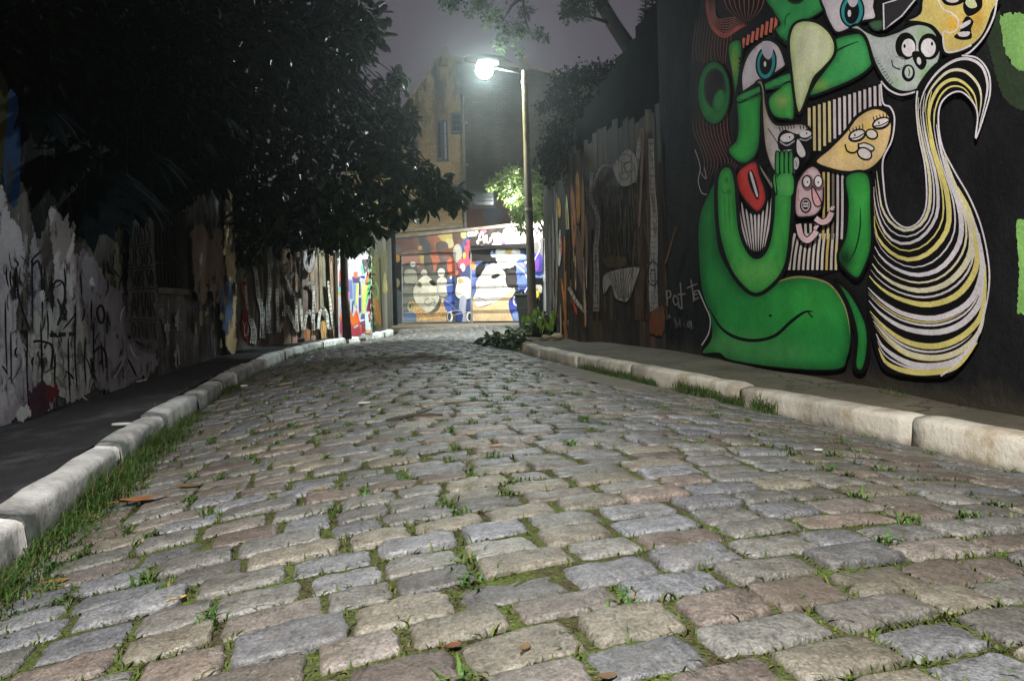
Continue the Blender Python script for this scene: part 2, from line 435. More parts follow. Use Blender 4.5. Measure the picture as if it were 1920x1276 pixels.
# ------------------------------------------------------------------ road
PAIRS = [((-.15,-3.2),(3.2,-2.2)), ((-.75,-.5),(2.75,.5)), ((-1.45,2.07),(2.05,2.99)), ((-2.2,4.95),(1.42,5.3)), ((-3.0,8.97),(.26,9.72)),
         ((-3.25,12.3),(.05,11.9)), ((-2.93,15.0),(.12,14.2)), ((-2.8,17.5),(1.1,16.9)), ((-3.3,21.2),(3.6,20.3))]
LE = smooth([p[0] for p in PAIRS], False, 24); RE = smooth([p[1] for p in PAIRS], False, 24)
CE = [(a+b)/2 for a, b in zip(LE, RE)]
S = np.concatenate([[0], np.cumsum([np.linalg.norm(CE[i+1]-CE[i]) for i in range(len(CE)-1)])])
LA, RA, SMAX = np.array(LE), np.array(RE), S[-1]
def edge_pt(s, A): return np.array([np.interp(s, S, A[:, 0]), np.interp(s, S, A[:, 1])])
def crown(t, s=0):
    h = .175*(1-max(0, min(1, (s-13)/6))*.6)
    return h*(1-(2*t-1)**2)
def road_pt(s, t, dz=0.0):
    a, b = edge_pt(s, LA), edge_pt(s, RA); p = a+(b-a)*t
    return np.array([p[0], p[1], crown(t, s)+dz])
# ground sheet to the horizon
g = MB(); g.add([(-90,-40,-.12),(90,-40,-.12),(90,140,-.12),(-90,140,-.12)], [(0,1,2,3)], (.1,.1,.1)); g.build('ground', M['earth'], kind='structure')
# bed of the road: earth and moss between the setts
m = MB(); NS, NT_ = 150, 24
for i in range(NS+1):
    for j in range(NT_+1):
        s, t = SMAX*i/NS, j/NT_
        p = road_pt(s, t, -.010+.007*noise.noise(Vector((s*3, t*9, 0)))); m.v.append(tuple(p)); m.c.append((.1,.1,.1))
for i in range(NS):
    for j in range(NT_):
        a = i*(NT_+1)+j; m.f.append((a, a+1, a+NT_+2, a+NT_+1)); m.m.append(0)
bed = m.build('road', M['soil'], smooth=True, kind='structure')
# cement patch by the right kerb
PATCH = [G(u, v)[:2] for u, v in ((1010,693),(1085,690),(1240,735),(1262,752),(1180,756),(1085,738),(1035,718))]
def in_poly(p, poly):
    c = False
    for i in range(len(poly)):
        a, b = poly[i], poly[i-1]
        if (a[1] > p[1]) != (b[1] > p[1]) and p[0] < (b[0]-a[0])*(p[1]-a[1])/(b[1]-a[1])+a[0]: c = not c
    return c
PAL = [(.27,.265,.25)]*6+[(.245,.25,.27)]*5+[(.25,.205,.18)]*3+[(.30,.275,.225)]*4+[(.21,.205,.20)]*3+[(.265,.235,.215)]*2+[(.26,.27,.30)]*2
GAPS = []            # joints, kept for the moss
def sett(mb, s0, t0, l, b, wid, col, hi):
    th = [(-1,-1),(1,-1),(1,1),(-1,1)]
    cor = [np.array([x*l/2*(1-random.random()*.07), y*b/2*(1-random.random()*.13)]) for x, y in th]
    nper = 6 if hi else 2
    ol = []
    for i in range(4):
        a, c = cor[i], cor[(i+1) % 4]
        for k in range(nper):
            f = k/nper; p = a+(c-a)*f
            bow = math.sin(math.pi*f)*random.uniform(-.002, .006)
            e = c-a; nn = np.array([e[1], -e[0]]); nn /= np.linalg.norm(nn)+1e-9
            ol.append(p+nn*bow+RNG.normal(0, .0025, 2)*(1 if hi else .5))
    # round the corners
    out = []
    for i in range(len(ol)):
        if i % nper == 0: p = ol[i]; q = (ol[i-1]+ol[(i+1) % len(ol)])/2; out.append(p*.84+q*.16)
        else: out.append(ol[i])
    ol = np.array(out); n = len(ol)
    dome = random.uniform(0, .0045); lift = random.gauss(0, .0035); tx, ty = random.gauss(0, .018), random.gauss(0, .026)
    prof = [(1.0, -.045), (.99, -.011), (.965, -.003), (.88, dome*.4), (.45, dome*.95)] if hi else [(1.0, -.03), (.94, -.002), (.6, dome*.7)]
    V, C = [], []
    ph = random.random()*99
    for r, z in prof:
        for p in ol:
            q = p*r if r < .9 else p*(1-(1-r)*1.0*np.array([1, 1]))
            dz = z+lift+tx*q[0]+ty*q[1]
            if z > -.01: dz += .0045*noise.noise(Vector((q[0]*22+ph, q[1]*22, ph)))+.002*noise.noise(Vector((q[0]*70+ph, q[1]*70, ph)))
            V.append(road_off(s0, t0, q, wid, dz)); C.append(col)
    V.append(road_off(s0, t0, np.zeros(2), wid, dome+lift)); C.append(col)
    Fc = []
    R = len(prof)
    for i in range(R-1):
        for k in range(n): Fc.append((i*n+k, i*n+(k+1) % n, (i+1)*n+(k+1) % n, (i+1)*n+k))
    for k in range(n): Fc.append(((R-1)*n+k, (R-1)*n+(k+1) % n, R*n))
    mb.add(V, Fc, C)
def road_off(s0, t0, q, wid, dz): return road_pt(s0+q[1], t0+q[0]/wid, dz)
st = MB()
s = 2.0
ROWS = 0
while s < SMAX-.15:
    a, b = edge_pt(s, LA), edge_pt(s, RA); wid = np.linalg.norm(b-a)
    ctr = (a+b)/2; near = ctr[1] < 6.5
    pitch = random.gauss(.119, .007)
    x = random.uniform(-.2, 0)
    wob = random.random()*50
    while x < wid-.03:
        l = min(.36, max(.12, random.gauss(.182, .030))); gap = random.uniform(.007, .021)
        x0, x1 = max(x, .02), min(x+l, wid-.015)
        if x1-x0 > .07:
            t = (x0+x1)/2/wid
            ss = s+.022*noise.noise(Vector((x*1.3+wob*.03, s*.8, 3)))
            p = road_pt(ss, t)
            if not in_poly(p[:2], PATCH):
                c = np.array(random.choice(PAL))*random.uniform(.42, .74)
                sett(st, ss, t, x1-x0, pitch-random.uniform(.006, .016), wid, tuple(c), near)
                if p[1] < 9: GAPS.append((ss-pitch/2, x0/wid, x1/wid, wid, ss))
        x += l+gap
    s += pitch
setts = st.build('paving_setts', M['stone'], parent=None, smooth=True, kind='structure'); setts.name = 'road_setts'
pm = MB(); pv = [road_pt(0, 0)]*0
def st_of(p):   # nearest (s,t) of a ground point
    best = None
    for si in np.linspace(0, SMAX, 400):
        a, b = edge_pt(si, LA), edge_pt(si, RA); e = b-a; L = np.dot(e, e); t = np.dot(p-a, e)/L; d = np.linalg.norm(a+e*t-p)
        if best is None or d < best[0]: best = (d, si, t)
    return best[1], best[2]
pl = resample(smooth(PATCH, True, 5)+[PATCH[0]], .25)[:-1]
r = delaunay_2d_cdt([Vector(p) for p in pl]+[Vector((x, y)) for x in np.arange(-.5, 2.5, .14) for y in np.arange(4, 10, .2)], [], [list(range(len(pl)))], 1, 1e-5)
for v in r[0]:
    si, t = st_of(np.array([v.x, v.y])); pm.v.append((v.x, v.y, crown(t, si)+.002+.006*noise.noise(Vector((v.x*5, v.y*5, 0))))); pm.c.append((.1,.1,.1))
pm.f = [tuple(f) for f in r[2]]; pm.m = [0]*len(pm.f)
pm.build('cement_patch', M['patch'], smooth=True, kind='structure')

# ------------------------------------------------------------------ kerbs and footways
def kerb(name, A, s0, s1, side, mat, h=.145, w=.15, seg=1.0, end_mat=None, last=None):
    prof = [(-.006,-.06),(0,h*.35),(.003,h-.030),(.010,h-.010),(.028,h-.001),(w*.6,h+.004),(w-.02,h+.002),(w,h-.006),(w,-.06)]
    mb = MB(); s = s0; idx = 0; nz_ = .62 if side > 0 else .42
    while s < s1-.05:
        L = seg*random.uniform(.8, 1.15); e = min(s+L, s1); K = max(3, int((e-s)/.10))
        dx, dz = random.uniform(-.018, .018), random.uniform(-.014, .014); tilt = random.uniform(-.018, .018); dx *= nz_; dz *= nz_
        rings = []
        for k in range(K+1):
            ss = s+.006+(e-s-.012)*k/K; p = edge_pt(ss, A); q = edge_pt(ss+.05, A)-edge_pt(ss-.05, A); q /= np.linalg.norm(q)
            nn = np.array([-q[1], q[0]])*side       # away from the road
            sh = 1 if 0 < k < K else .90
            ring = []
            for j, (x, z) in enumerate(prof):
                x2 = x+dx+nz_*.014*noise.noise(Vector((ss*4, j*.5, side*5)))+nz_*.006*noise.noise(Vector((ss*16, j*1.7, side*5)))
                z2 = z*(1 if z < 0 else (1 if sh == 1 else .96))+dz+tilt*(k/K-.5)+(nz_*.014*noise.noise(Vector((ss*5+9, j*.6, side)))+nz_*.006*noise.noise(Vector((ss*19, j*2, 3))) if z > 0 else 0)
                if sh != 1 and 0 < j < 8: x2 = x2*.9+.05*w
                ring.append((p[0]+nn[0]*x2, p[1]+nn[1]*x2, z2))
            rings.append(ring)
        n = len(prof); V = [q for r in rings for q in r]; Fc = []
        for i in range(K):
            for j in range(n-1):
                f = (i*n+j, i*n+j+1, (i+1)*n+j+1, (i+1)*n+j); Fc.append(f if side > 0 else f[::-1])
        Fc += [tuple(range(n)), tuple(K*n+j for j in range(n))[::-1]]
        mb.add(V, Fc, (.5,.5,.5), 1 if (end_mat and e >= s1-.02) else 0)
        s = e+.007; idx += 1
    return mb.build(name, [mat]+([end_mat] if end_mat else []), smooth=True, kind='structure')
def s_at(A, y): return float(np.interp(y, A[:, 1], S))
kl = kerb('kerb', LA, 0, s_at(LA, 17.4), 1, M['kerb_l'], h=.13, w=.132)
kr = kerb('kerb', RA, 0, s_at(RA, 10.55)-.32, -1, M['kerb_r'], h=.135, seg=1.5)
kb = kerb('kerb', RA, s_at(RA, 10.55)-.31, s_at(RA, 10.55), -1, M['kerb_y'], h=.15, seg=.6)
# walls' foot lines
LW0, LW1 = np.array([-2.81, 4.04]), np.array([-3.84, 10.19])
dl = (LW1-LW0)/np.linalg.norm(LW1-LW0)
LWN = LW0-dl*7.0
RW0, RW1 = np.array([2.45, 3.57]), np.array([1.77, 8.55]); dr = (RW1-RW0)/np.linalg.norm(RW1-RW0); RWN = RW0-dr*7.0
FW2, FW3 = np.array([.93, 11.6]), np.array([.62, 13.55])
LF0, LF1 = np.array([-3.98, 10.55]), np.array([-3.33, 14.02])
LP0, LP1 = np.array([-3.24, 13.96]), np.array([-2.82, 14.8])
LC0, LC1 = np.array([-2.95, 15.15]), np.array([-3.72, 23.5])
GA0, GA1 = np.array([-3.75, 23.7]), np.array([.72, 22.1])
def footway(name, A, s0, s1, side, wall, z, mat):
    mb = MB(); N = 90; K = 8; wl = np.array(wall)
    for i in range(N+1):
        ss = s0+(s1-s0)*i/N; p = edge_pt(ss, A); q = edge_pt(ss+.05, A)-edge_pt(ss-.05, A); q /= np.linalg.norm(q); nn = np.array([-q[1], q[0]])*side
        a = p+nn*.13
        xw = np.interp(a[1], wl[:, 1], wl[:, 0])+side*-.25; b = np.array([xw, a[1]])
        for j in range(K+1):
            c = a+(b-a)*j/K
            mb.v.append((c[0], c[1], z+.012*noise.noise(Vector((c[0]*1.4, c[1]*1.4, 1)))+.010*(j/K))); mb.c.append((.1,.1,.1))
    for i in range(N):
        for j in range(K):
            q = i*(K+1)+j; f = (q, q+1, q+K+2, q+K+1); mb.f.append(f if side < 0 else f[::-1]); mb.m.append(0)
    return mb.build(name, mat, smooth=True, kind='structure')
footway('pavement', LA, 0, s_at(LA, 17.4), 1, [LWN, LW0, LW1, LF0, LF1, LP1, LC0, (-3.2, 18)], .128, M['asphalt'])
footway('pavement', RA, 0, s_at(RA, 10.5), -1, [RWN, RW0, RW1, FW2], .120, M['concrete'])
# corner of bare earth and concrete round the lamp post
cm = MB(); cz = .06
cpts = [edge_pt(s_at(RA, 10.45), RA)+np.array([.02, 0]), (.13, 11.9), (.2, 13.2), (.25, 14.4), (.45, 15.3), (1.4, 16.4), (4, 17), (4, 12.5), (FW3[0]+.2, 13.0), (FW2[0]+.2, 11.6), (1.5, 10.2)]
rr = delaunay_2d_cdt([Vector((p[0], p[1])) for p in cpts]+[Vector((x, y)) for x in np.arange(.2, 4, .2) for y in np.arange(10.3, 17, .2)], [], [list(range(len(cpts)))], 1, 1e-5)
cm.v = [(v.x, v.y, .095+.03*noise.noise(Vector((v.x*2, v.y*2, 0)))) for v in rr[0]]; cm.f = [tuple(f) for f in rr[2]]; cm.m = [0]*len(cm.f); cm.c = [(.1,.1,.1)]*len(cm.v)
cm.build('pavement', M['concrete'], smooth=True, kind='structure')
# apron before the garages, low kerb in front of it
ap = MB()
ap.add([(-3.9,21.3,.045),(5,19.6,.045),(5,24.5,.10),(-3.9,24.5,.10)], [(0,1,2,3)], (.2,.2,.2))
ap.add([(-3.9,21.3,.045),(5,19.6,.045),(5,19.6,-.1),(-3.9,21.3,-.1)], [(3,2,1,0)], (.2,.2,.2))
ap.build('driveway', M['concrete'], kind='structure')
# ------------------------------------------------------------------ left: old plastered wall with a barred window
lw = thing('plaster_wall', 'old peeling plaster wall with white paint, black drips and a barred window, along the left pavement', 'wall', (LW0[0], LW0[1], .1))
def along(p, d, k): return p+d*k
def s_on(u, v, p0, d, n_off=0):     # where a pixel's ray meets a wall line -> (distance along, height)
    nn = np.array([-d[1], d[0]]); r = ray(u, v); t = np.dot(p0, nn)/np.dot(r[:2], nn); q = r*t
    return float(np.dot(q[:2]-p0, d)), float(q[2]+CH)
w0, _ = s_on(289, 450, LW0, dl); w1, _ = s_on(350, 450, LW0, dl)
_, wz0 = s_on(325, 540, LW0, dl); _, wz1 = s_on(325, 300, LW0, dl)
wend = float(np.linalg.norm(LW1-LW0)); wz1 = max(wz1, 2.0); WT = .32
m = MB(); TOP = 4.8
a = along(LW0, dl, -7.0); b = along(LW0, dl, w0); c = along(LW0, dl, w1); d = along(LW0, dl, wend)
m.obox(a, b, -.1, TOP, WT); m.obox(c, along(LW0, dl, wend-.55), -.1, TOP, WT); m.obox(b, c, -.1, wz0, WT); m.obox(b, c, wz1, TOP, WT)
# end of the wall, its top rounded down
q0 = along(LW0, dl, wend-.55); nrm = np.array([-dl[1], dl[0]])*WT
top = [(0, -.1), (.55, -.1), (.57, 1.2), (.54, 2.0), (.50, 2.35), (.40, 2.55), (.2, 2.7), (.0, 2.75)]
m.prism([(q0[0]+dl[0]*x, q0[1]+dl[1]*x, z) for x, z in top], (nrm[0], nrm[1], 0))
m.build('wall', M['plaster'], lw)
wn = MB(); bi = np.array([-dl[1], dl[0]])
x0 = b+bi*.20; x1 = c+bi*.20
wn.obox(x0+dl*.001, x1-dl*.001, wz0+.001, wz1-.001, .03); wobj = wn.build('window', M['frame'], lw)
gb = MB()
nb = 9
for k in range(nb):
    p = b+(c-b)*(k+.5)/nb+bi*.10; gb.tube([(p[0], p[1], wz0), (p[0], p[1], wz1)], .009, 6)
for z in (wz0+.25, (wz0+wz1)/2, wz1-.25):
    p, q = b+bi*.10, c+bi*.10; gb.tube([(p[0], p[1], z), (q[0], q[1], z)], .011, 6)
gb.build('grille', M['iron'], wobj)
sl = MB(); sl.obox(b-dl*.04-bi*.035, c+dl*.04-bi*.035, wz0-.06, wz0-.003, .2); sl.build('sill', M['ledge'], wobj)
# paint on it, with leaf shade painted in above
P = Painter(LW0, LW1, gain=3.6)
P.fill([(-60,-600),(460,-600),(450,330),(400,350),(330,400),(270,408),(200,440),(140,440),(100,385),(70,450),(40,340),(-60,300)], (7,7,10), rough=3, gain=1.0)  # upper wall: shade under the leaves painted as near-black, with dark mural paint
P.fill([(14,180),(34,190),(38,330),(28,390),(6,330)], (46,84,140), rough=2, gain=1.0); P.fill([(-40,120),(12,150),(10,260),(-5,360),(-40,380)], (74,70,30), rough=2, gain=1.0)
wh = (128,126,140)
P.fill([(-60,330),(0,345),(18,400),(40,440),(45,520),(30,600),(46,660),(50,760),(-60,800)], wh, rough=3.2)
P.fill([(62,440),(75,480),(98,600),(110,690),(100,760),(58,780),(52,620),(54,500)], (112,110,122), rough=3.2)
P.fill([(92,395),(105,395),(118,410),(128,400),(130,425),(142,420),(138,470),(152,490),(160,560),(172,640),(182,700),(160,740),(120,750),(106,700),(100,600),(104,520),(96,450)], (132,128,142), rough=3.2)
P.fill([(160,560),(180,590),(205,620),(235,600),(240,660),(225,720),(190,735),(170,690)], (98,96,106), rough=3.5)
P.fill([(218,450),(228,500),(232,560),(222,560),(214,500)], (120,122,110), rough=3)
P.fill([(60,590),(160,600),(200,680),(150,720),(70,740)], (150,148,156), rough=7)
for k in range(26):
    x, y = random.uniform(2, 230), random.uniform(520, 730); h = random.uniform(10, 46)
    P.fill([(x, y-h), (x+random.uniform(2, 8), y), (x, y+h*.4), (x-random.uniform(2, 8), y)], random.choice([(60,58,60),(34,33,34),(150,148,158),(90,86,88)]), rough=3)
for k in range(46):
    x, y = random.uniform(150, 420), random.uniform(480, 690-.1*k); h = random.uniform(8, 40)
    if 280 < x < 358 and y-h < 560: continue
    P.fill([(x, y-h), (x+random.uniform(1, 6), y), (x, y+h*.4), (x-random.uniform(1, 6), y)], random.choice([(92,88,92),(70,64,62),(46,40,38),(120,116,122),(100,92,86),(30,27,26)]), rough=3)
P.fill([(150,470),(200,520),(240,560),(262,600),(280,640),(290,690),(200,735),(170,640)], (96,92,100), rough=4)
for k in range(90):
    x, y = random.uniform(0, 285), random.uniform(470, 740); L = random.uniform(8, 42); a_ = random.gauss(1.5, .5)
    c_ = random.choice([(14,14,16)]*5+[(150,148,160),(60,58,62),(36,40,60)]); w_ = random.uniform(1.2, 4.0)
    P.stroke([(x, y), (x+L*.5*math.cos(a_)+random.uniform(-5, 5), y+L*.5*math.sin(a_)), (x+L*math.cos(a_), y+L*math.sin(a_))], c_, w_, taper=1, gain=1.0 if c_[0] < 40 else None)
# the run and drip lettering
bl = (12,12,14)
for x, y0, y1 in ((52,620,770),(60,480,620),(78,490,610),(84,500,565),(76,600,770),(88,580,640),(104,660,765),(128,630,758),(142,570,742),(150,510,560),(160,630,728),(120,500,560),(176,600,690),(10,560,700),(20,620,720),(98,520,590),(172,560,620),(190,640,700),(30,500,540),(12,500,540),(20,505,545)):
    P.stroke([(x, y0), (x+random.uniform(-2, 3), (y0+y1)/2), (x+random.uniform(0, 5), y1)], bl, (4.2, 2.6), taper=1, gain=1)
for a_ in ([(98,545),(104,528),(116,528),(122,545),(118,590)], [(96,620),(106,630),(122,626)], [(40,622),(52,626)], [(176,660),(190,650),(198,664),(200,690)], [(182,580),(190,572),(196,590),(190,606),(183,592),(182,580)], [(60,500),(72,490),(80,530)], [(108,560),(124,600)], [(124,560),(108,610)], [(30,500),(36,560),(56,620)], [(62,640),(80,640),(98,650),(96,690)]):
    P.stroke(a_, bl, 4.6)
for x, y in ((100,628),(117,627),(45,622),(136,626)): P.fill([(x-7,y-4),(x+7,y-4),(x+6,y+4),(x-7,y+4)], bl, sm=False)
for x, y in ((80,556),(132,525),(134,545),(172,528)): P.fill([(x-5,y-7),(x+2,y-9),(x+3,y),(x+6,y+5),(x,y+9),(x-4,y+3)], (150,152,164), rough=2.5)
P.fill([(55,735),(85,715),(98,740),(90,770),(60,790)], (44,26,36), rough=5); P.fill([(88,730),(108,720),(106,745),(90,752)], (64,24,22), rough=4)
P.fill([(32,770),(50,758),(58,775),(40,790)], (150,150,170), rough=3)
# pasted lettering block beside the window
P.fill([(243,418),(280,408),(292,500),(300,620),(296,650),(244,640),(240,520)], (70,66,68), sm=False, rough=4)
def glyphs(P, rows, col, quad, w):
    # hand lettering from strokes in a unit cell
    GL = {'A': [[(0,1),(.45,0),(.6,0),(1,1)],[(.2,.65),(.8,.65)]], 'M': [[(0,1),(.08,0),(.5,.7),(.92,0),(1,1)]], 'R': [[(.05,1),(.05,0),(.8,.05),(.85,.4),(.1,.5)],[(.4,.5),(.95,1)]],
          'E': [[(.9,0),(.1,0),(.1,1),(.9,1)],[(.1,.5),(.7,.5)]], 'S': [[(.9,.08),(.3,0),(.1,.25),(.8,.6),(.85,.9),(.1,1)]], 'U': [[(.05,0),(.1,.85),(.5,1),(.9,.85),(.95,0)]],
          'I': [[(.5,0),(.5,1)]], 'O': [[(.5,0),(.1,.3),(.1,.75),(.5,1),(.9,.75),(.9,.3),(.5,0)]], 'T': [[(0,0),(1,0)],[(.5,0),(.5,1)]], 'J': [[(.8,0),(.8,.8),(.4,1),(.05,.8)]],
          'N': [[(.05,1),(.05,0),(.95,1),(.95,0)]], 'B': [[(.1,0),(.1,1),(.8,.95),(.85,.6),(.2,.5),(.75,.4),(.75,.05),(.1,0)]], 'C': [[(.9,.1),(.4,0),(.08,.4),(.2,.9),(.9,.95)]], 'P': [[(.1,1),(.1,0),(.85,.1),(.8,.45),(.1,.52)]], 'G': [[(.9,.1),(.4,0),(.08,.4),(.2,.95),(.9,.95),(.9,.55),(.55,.55)]]}
    (ax, ay), (bx, by), (cx, cy), (dx, dy) = quad      # tl tr br bl
    for ri, (txt, v0, v1) in enumerate(rows):
        n = len(txt)
        for i, ch in enumerate(txt):
            for stx in GL.get(ch, []):
                pts = []
                for x, y in stx:
                    uu = (i+.12+.76*x)/n; vv = v0+(v1-v0)*(.08+.84*y)
                    pts.append(((ax+(bx-ax)*uu)*(1-vv)+(dx+(cx-dx)*uu)*vv, (ay+(by-ay)*uu)*(1-vv)+(dy+(cy-dy)*uu)*vv))
                P.stroke(pts, col, w, sm=False)
glyphs(P, [('EMAIS',0,.19),('JESUS',.20,.38),('SOBESO',.39,.56),('AMAR',.57,.82),('OTUNI',.83,1)], (22,20,22), ((244,422),(281,412),(297,640),(246,636)), 2.4)
for f in (.195, .385, .565, .825): P.stroke([(244+2*f, 422+214*f), (281+16*f, 412+228*f)], (24,22,24), 2.2, sm=False)
# peeling end of the wall
P.fill([(425,345),(432,350),(437,420),(442,520),(442,650),(428,655),(420,600),(426,520),(420,470),(424,400)], (128,112,86), rough=4)
P.fill([(362,420),(392,430),(412,420),(420,520),(408,570),(392,545),(380,575),(366,540),(358,470)], (92,76,66), rough=5)
P.fill([(416,540),(434,530),(436,600),(424,625),(414,600)], (62,72,96), rough=4)
for k in range(34):
    x, y = random.uniform(362, 440), random.uniform(360, 650); h = random.uniform(5, 22)
    P.fill([(x, y-h), (x+random.uniform(1, 4), y), (x, y+h*.5), (x-random.uniform(1, 4), y)], random.choice([(40,34,30),(30,26,24),(130,116,92),(110,94,74),(60,50,44)]), rough=2)
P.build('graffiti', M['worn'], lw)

# ------------------------------------------------------------------ left board fence and the bright panel
def boards(name, label, p0, p1, z0, z1, wid, cols, cat='fence', zj=.12, kind_mat=None, thick=.03):
    t = thing(name, label, cat, (p0[0], p0[1], z0)); mb = MB(); d = np.array(p1)-np.array(p0); L = np.linalg.norm(d); d /= L; x = 0; nn = np.array([-d[1], d[0]])
    if np.dot(nn, -np.array(p0)) > 0: nn = -nn
    while x < L-.02:
        w = wid*random.uniform(.75, 1.2); e = min(L, x+w); o = nn*random.uniform(0, .004); top = z1+random.uniform(-zj, zj)
        a, b = np.array(p0)+d*(x+.003)+o, np.array(p0)+d*(e-.003)+o
        q = [(a[0],a[1]),(b[0],b[1]),(b[0]+nn[0]*thick,b[1]+nn[1]*thick),(a[0]+nn[0]*thick,a[1]+nn[1]*thick)]
        c = np.array(random.choice(cols))*random.uniform(.7, 1.25)
        tb = top+random.uniform(-.03, .03)
        mb.add([(i,j,z0) for i, j in q]+[(q[0][0],q[0][1],top),(q[1][0],q[1][1],tb),(q[2][0],q[2][1],tb),(q[3][0],q[3][1],top)],
               [(0,3,2,1),(4,5,6,7),(0,1,5,4),(1,2,6,5),(2,3,7,6),(3,0,4,7)], c)
        x = e
    mb.build('boards', M['wood'], t)
    r = MB(); bk = nn*(thick+.004)
    for z in (z0+.35, (z0+z1)/2, z1-.45):
        a, b = np.array(p0)+bk, np.array(p1)+bk
        q = [a, b, b+nn*.04, a+nn*.04]
        r.add([(i[0],i[1],z) for i in q]+[(i[0],i[1],z+.09) for i in q], [(0,3,2,1),(4,5,6,7),(0,1,5,4),(1,2,6,5),(2,3,7,6),(3,0,4,7)], (.06,.05,.04))
    r.build('rail', M['wood'], t)
    return t
lf = boards('board_fence', 'dim board fence with white patterned ribbons under the creeper on the left', LF0, LF1, .10, 2.25, .26, [(.20,.165,.135),(.16,.14,.12),(.22,.185,.155)])
P = Painter(LF0, LF1, gain=1.45, start=.006)
def ribbon(P, pts, w, col, ink=(20,18,20), n=14, ow=1.0):
    q = smooth(pts, False, 6); P.stroke(pts, ink, [w[0]+2*ow, w[1]+2*ow] if hasattr(w, '__len__') else w+2*ow); P.stroke(pts, col, w)
    N = len(q)
    for k in range(n):
        i = min(N-2, max(1, int((k+.5)/n*N))); p = q[i]; t = q[i+1]-q[i-1]; t = t/(np.linalg.norm(t)+1e-9); nn = np.array([-t[1], t[0]]); ww = (w[0]+(w[1]-w[0])*i/N if hasattr(w, '__len__') else w)*.42
        typ = random.choice('zsoe')
        if typ == 'z': a = [p-nn*ww, p+nn*ww*.2+t*ww*.5, p+nn*ww+t*ww*.1]
        elif typ == 's': a = [p-nn*ww-t*ww*.5, p-nn*ww*.2+t*ww*.4, p+nn*ww*.3-t*ww*.4, p+nn*ww+t*ww*.3]
        elif typ == 'o': a = [p+t*ww*.7*math.cos(h)+nn*ww*.6*math.sin(h) for h in np.linspace(0, 6, 9)]
        else: a = [p-nn*ww, p+nn*ww]
        P.stroke(a, ink, .75)
def R2(pts): return [(440+x*.149, 470+y*.149) for x, y in pts]
for x, c, w in ((470,(88,66,50),10),(486,(74,62,52),12),(500,(96,78,64),9),(520,(104,90,78),8),(536,(118,100,84),12),(552,(150,120,110),10),(574,(120,104,100),12),(590,(146,126,112),14),(606,(128,120,104),12),(622,(150,128,110),10)):
    P.stroke([(x-3, 470), (x, 560), (x+1, 645)], c, w, sm=False)
P.fill(R2([(80,440),(130,420),(160,700),(180,900),(180,1090),(150,1130),(100,1060),(85,900),(110,700)]), (150,44,36), line=(24,18,18), lw=1.2)
P.stroke(R2([(120,1000),(140,900),(170,960),(160,1060),(130,1050)]), (224,210,200), 1.2); P.stroke(R2([(100,880),(120,960),(130,1080)]), (224,210,200), 1.0)
P.fill(R2([(75,400),(140,400),(160,560),(150,640),(100,560)]), (150,84,34))
ribbon(P, R2([(140,440),(150,620),(180,800),(200,900)]), 5, (190,182,172)); ribbon(P, R2([(200,860),(240,1000),(230,1170)]), [9,12], (205,200,196))
ribbon(P, R2([(255,190),(280,380),(300,560),(350,760),(355,940),(350,1100)]), [6,11], (205,202,205), n=26)
ribbon(P, R2([(430,120),(440,400),(425,700),(430,1040)]), [5,10], (180,176,180), n=20); ribbon(P, R2([(400,960),(460,1040)]), 7, (200,196,198), n=3)
ribbon(P, R2([(535,480),(540,760),(550,1020),(605,900)]), [6,6], (190,186,180), n=18)
ribbon(P, R2([(620,820),(650,700),(700,800),(760,940),(800,1020)]), [8,7], (205,200,192), n=18); ribbon(P, R2([(770,520),(775,760),(790,1000)]), [5,6], (196,190,182), n=12)
ribbon(P, R2([(640,300),(690,430),(740,560)]), [5,5], (140,136,136), n=6); ribbon(P, R2([(640,300),(700,340),(745,280)]), [4,4], (140,136,136), n=5)
ribbon(P, R2([(830,600),(860,1000),(900,820),(940,760),(990,880),(990,1000)]), [5,6], (205,198,192), n=22); ribbon(P, R2([(920,400),(990,440),(1000,640),(985,900)]), [6,6], (190,184,178), n=18)
ribbon(P, R2([(1055,980),(1070,800),(1110,720),(1160,800),(1180,960),(1240,960)]), [5,6], (210,204,198), n=20); ribbon(P, R2([(1180,380),(1210,700),(1245,960)]), [4,6], (214,204,190), n=14)
ribbon(P, R2([(880,0),(900,180),(940,250),(970,180),(990,0)]), [8,8], (170,166,168), n=0)
P.fill(R2([(800,100),(840,100),(845,600),(795,600)]), (16,15,15), sm=False); P.fill(R2([(640,500),(700,560),(690,680),(630,640)]), (24,22,22))
P.fill(R2([(870,1000),(950,1000),(940,1110),(880,1110)]), (150,100,72)); P.fill(R2([(1090,900),(1140,900),(1150,1080),(1100,1080)]), (176,136,80))
P.build('mural', M['fencepaint'], lf)
# bright abstract panel
pw = thing('mural_panel', 'bright multicoloured abstract painted panel catching the lamplight at the end of the left fence', 'panel', (LP0[0], LP0[1], .1))
m = MB(); m.obox(LP1, LP0, .08, 2.55, -.06); m.build('panel', M['any'], pw)
P = Painter(LP0, LP1, gain=1.2, start=.004)
def PP(pts): return [(620+x*.149, 450+y*.149) for x, y in pts]
PA = [PP(((85,230),(520,200),(520,1190),(100,1240)))[i] for i in range(4)]
P.clip = PA
P.fill(PA, (198,190,200), sm=False)
def q(c, *pts): P.fill(PP(pts), c, sm=False)
q((205,90,70),(110,380),(150,400),(140,600),(105,560)); q((100,100,120),(105,520),(140,520),(140,590),(105,590)); q((120,200,200),(95,590),(150,590),(150,660),(95,660)); q((230,160,70),(90,655),(165,655),(160,690),(92,690))
q((250,215,140),(150,440),(180,440),(190,700),(160,640)); q((160,60,75),(180,490),(225,480),(235,820),(200,760),(180,640)); q((120,130,190),(225,500),(270,500),(280,780),(240,800))
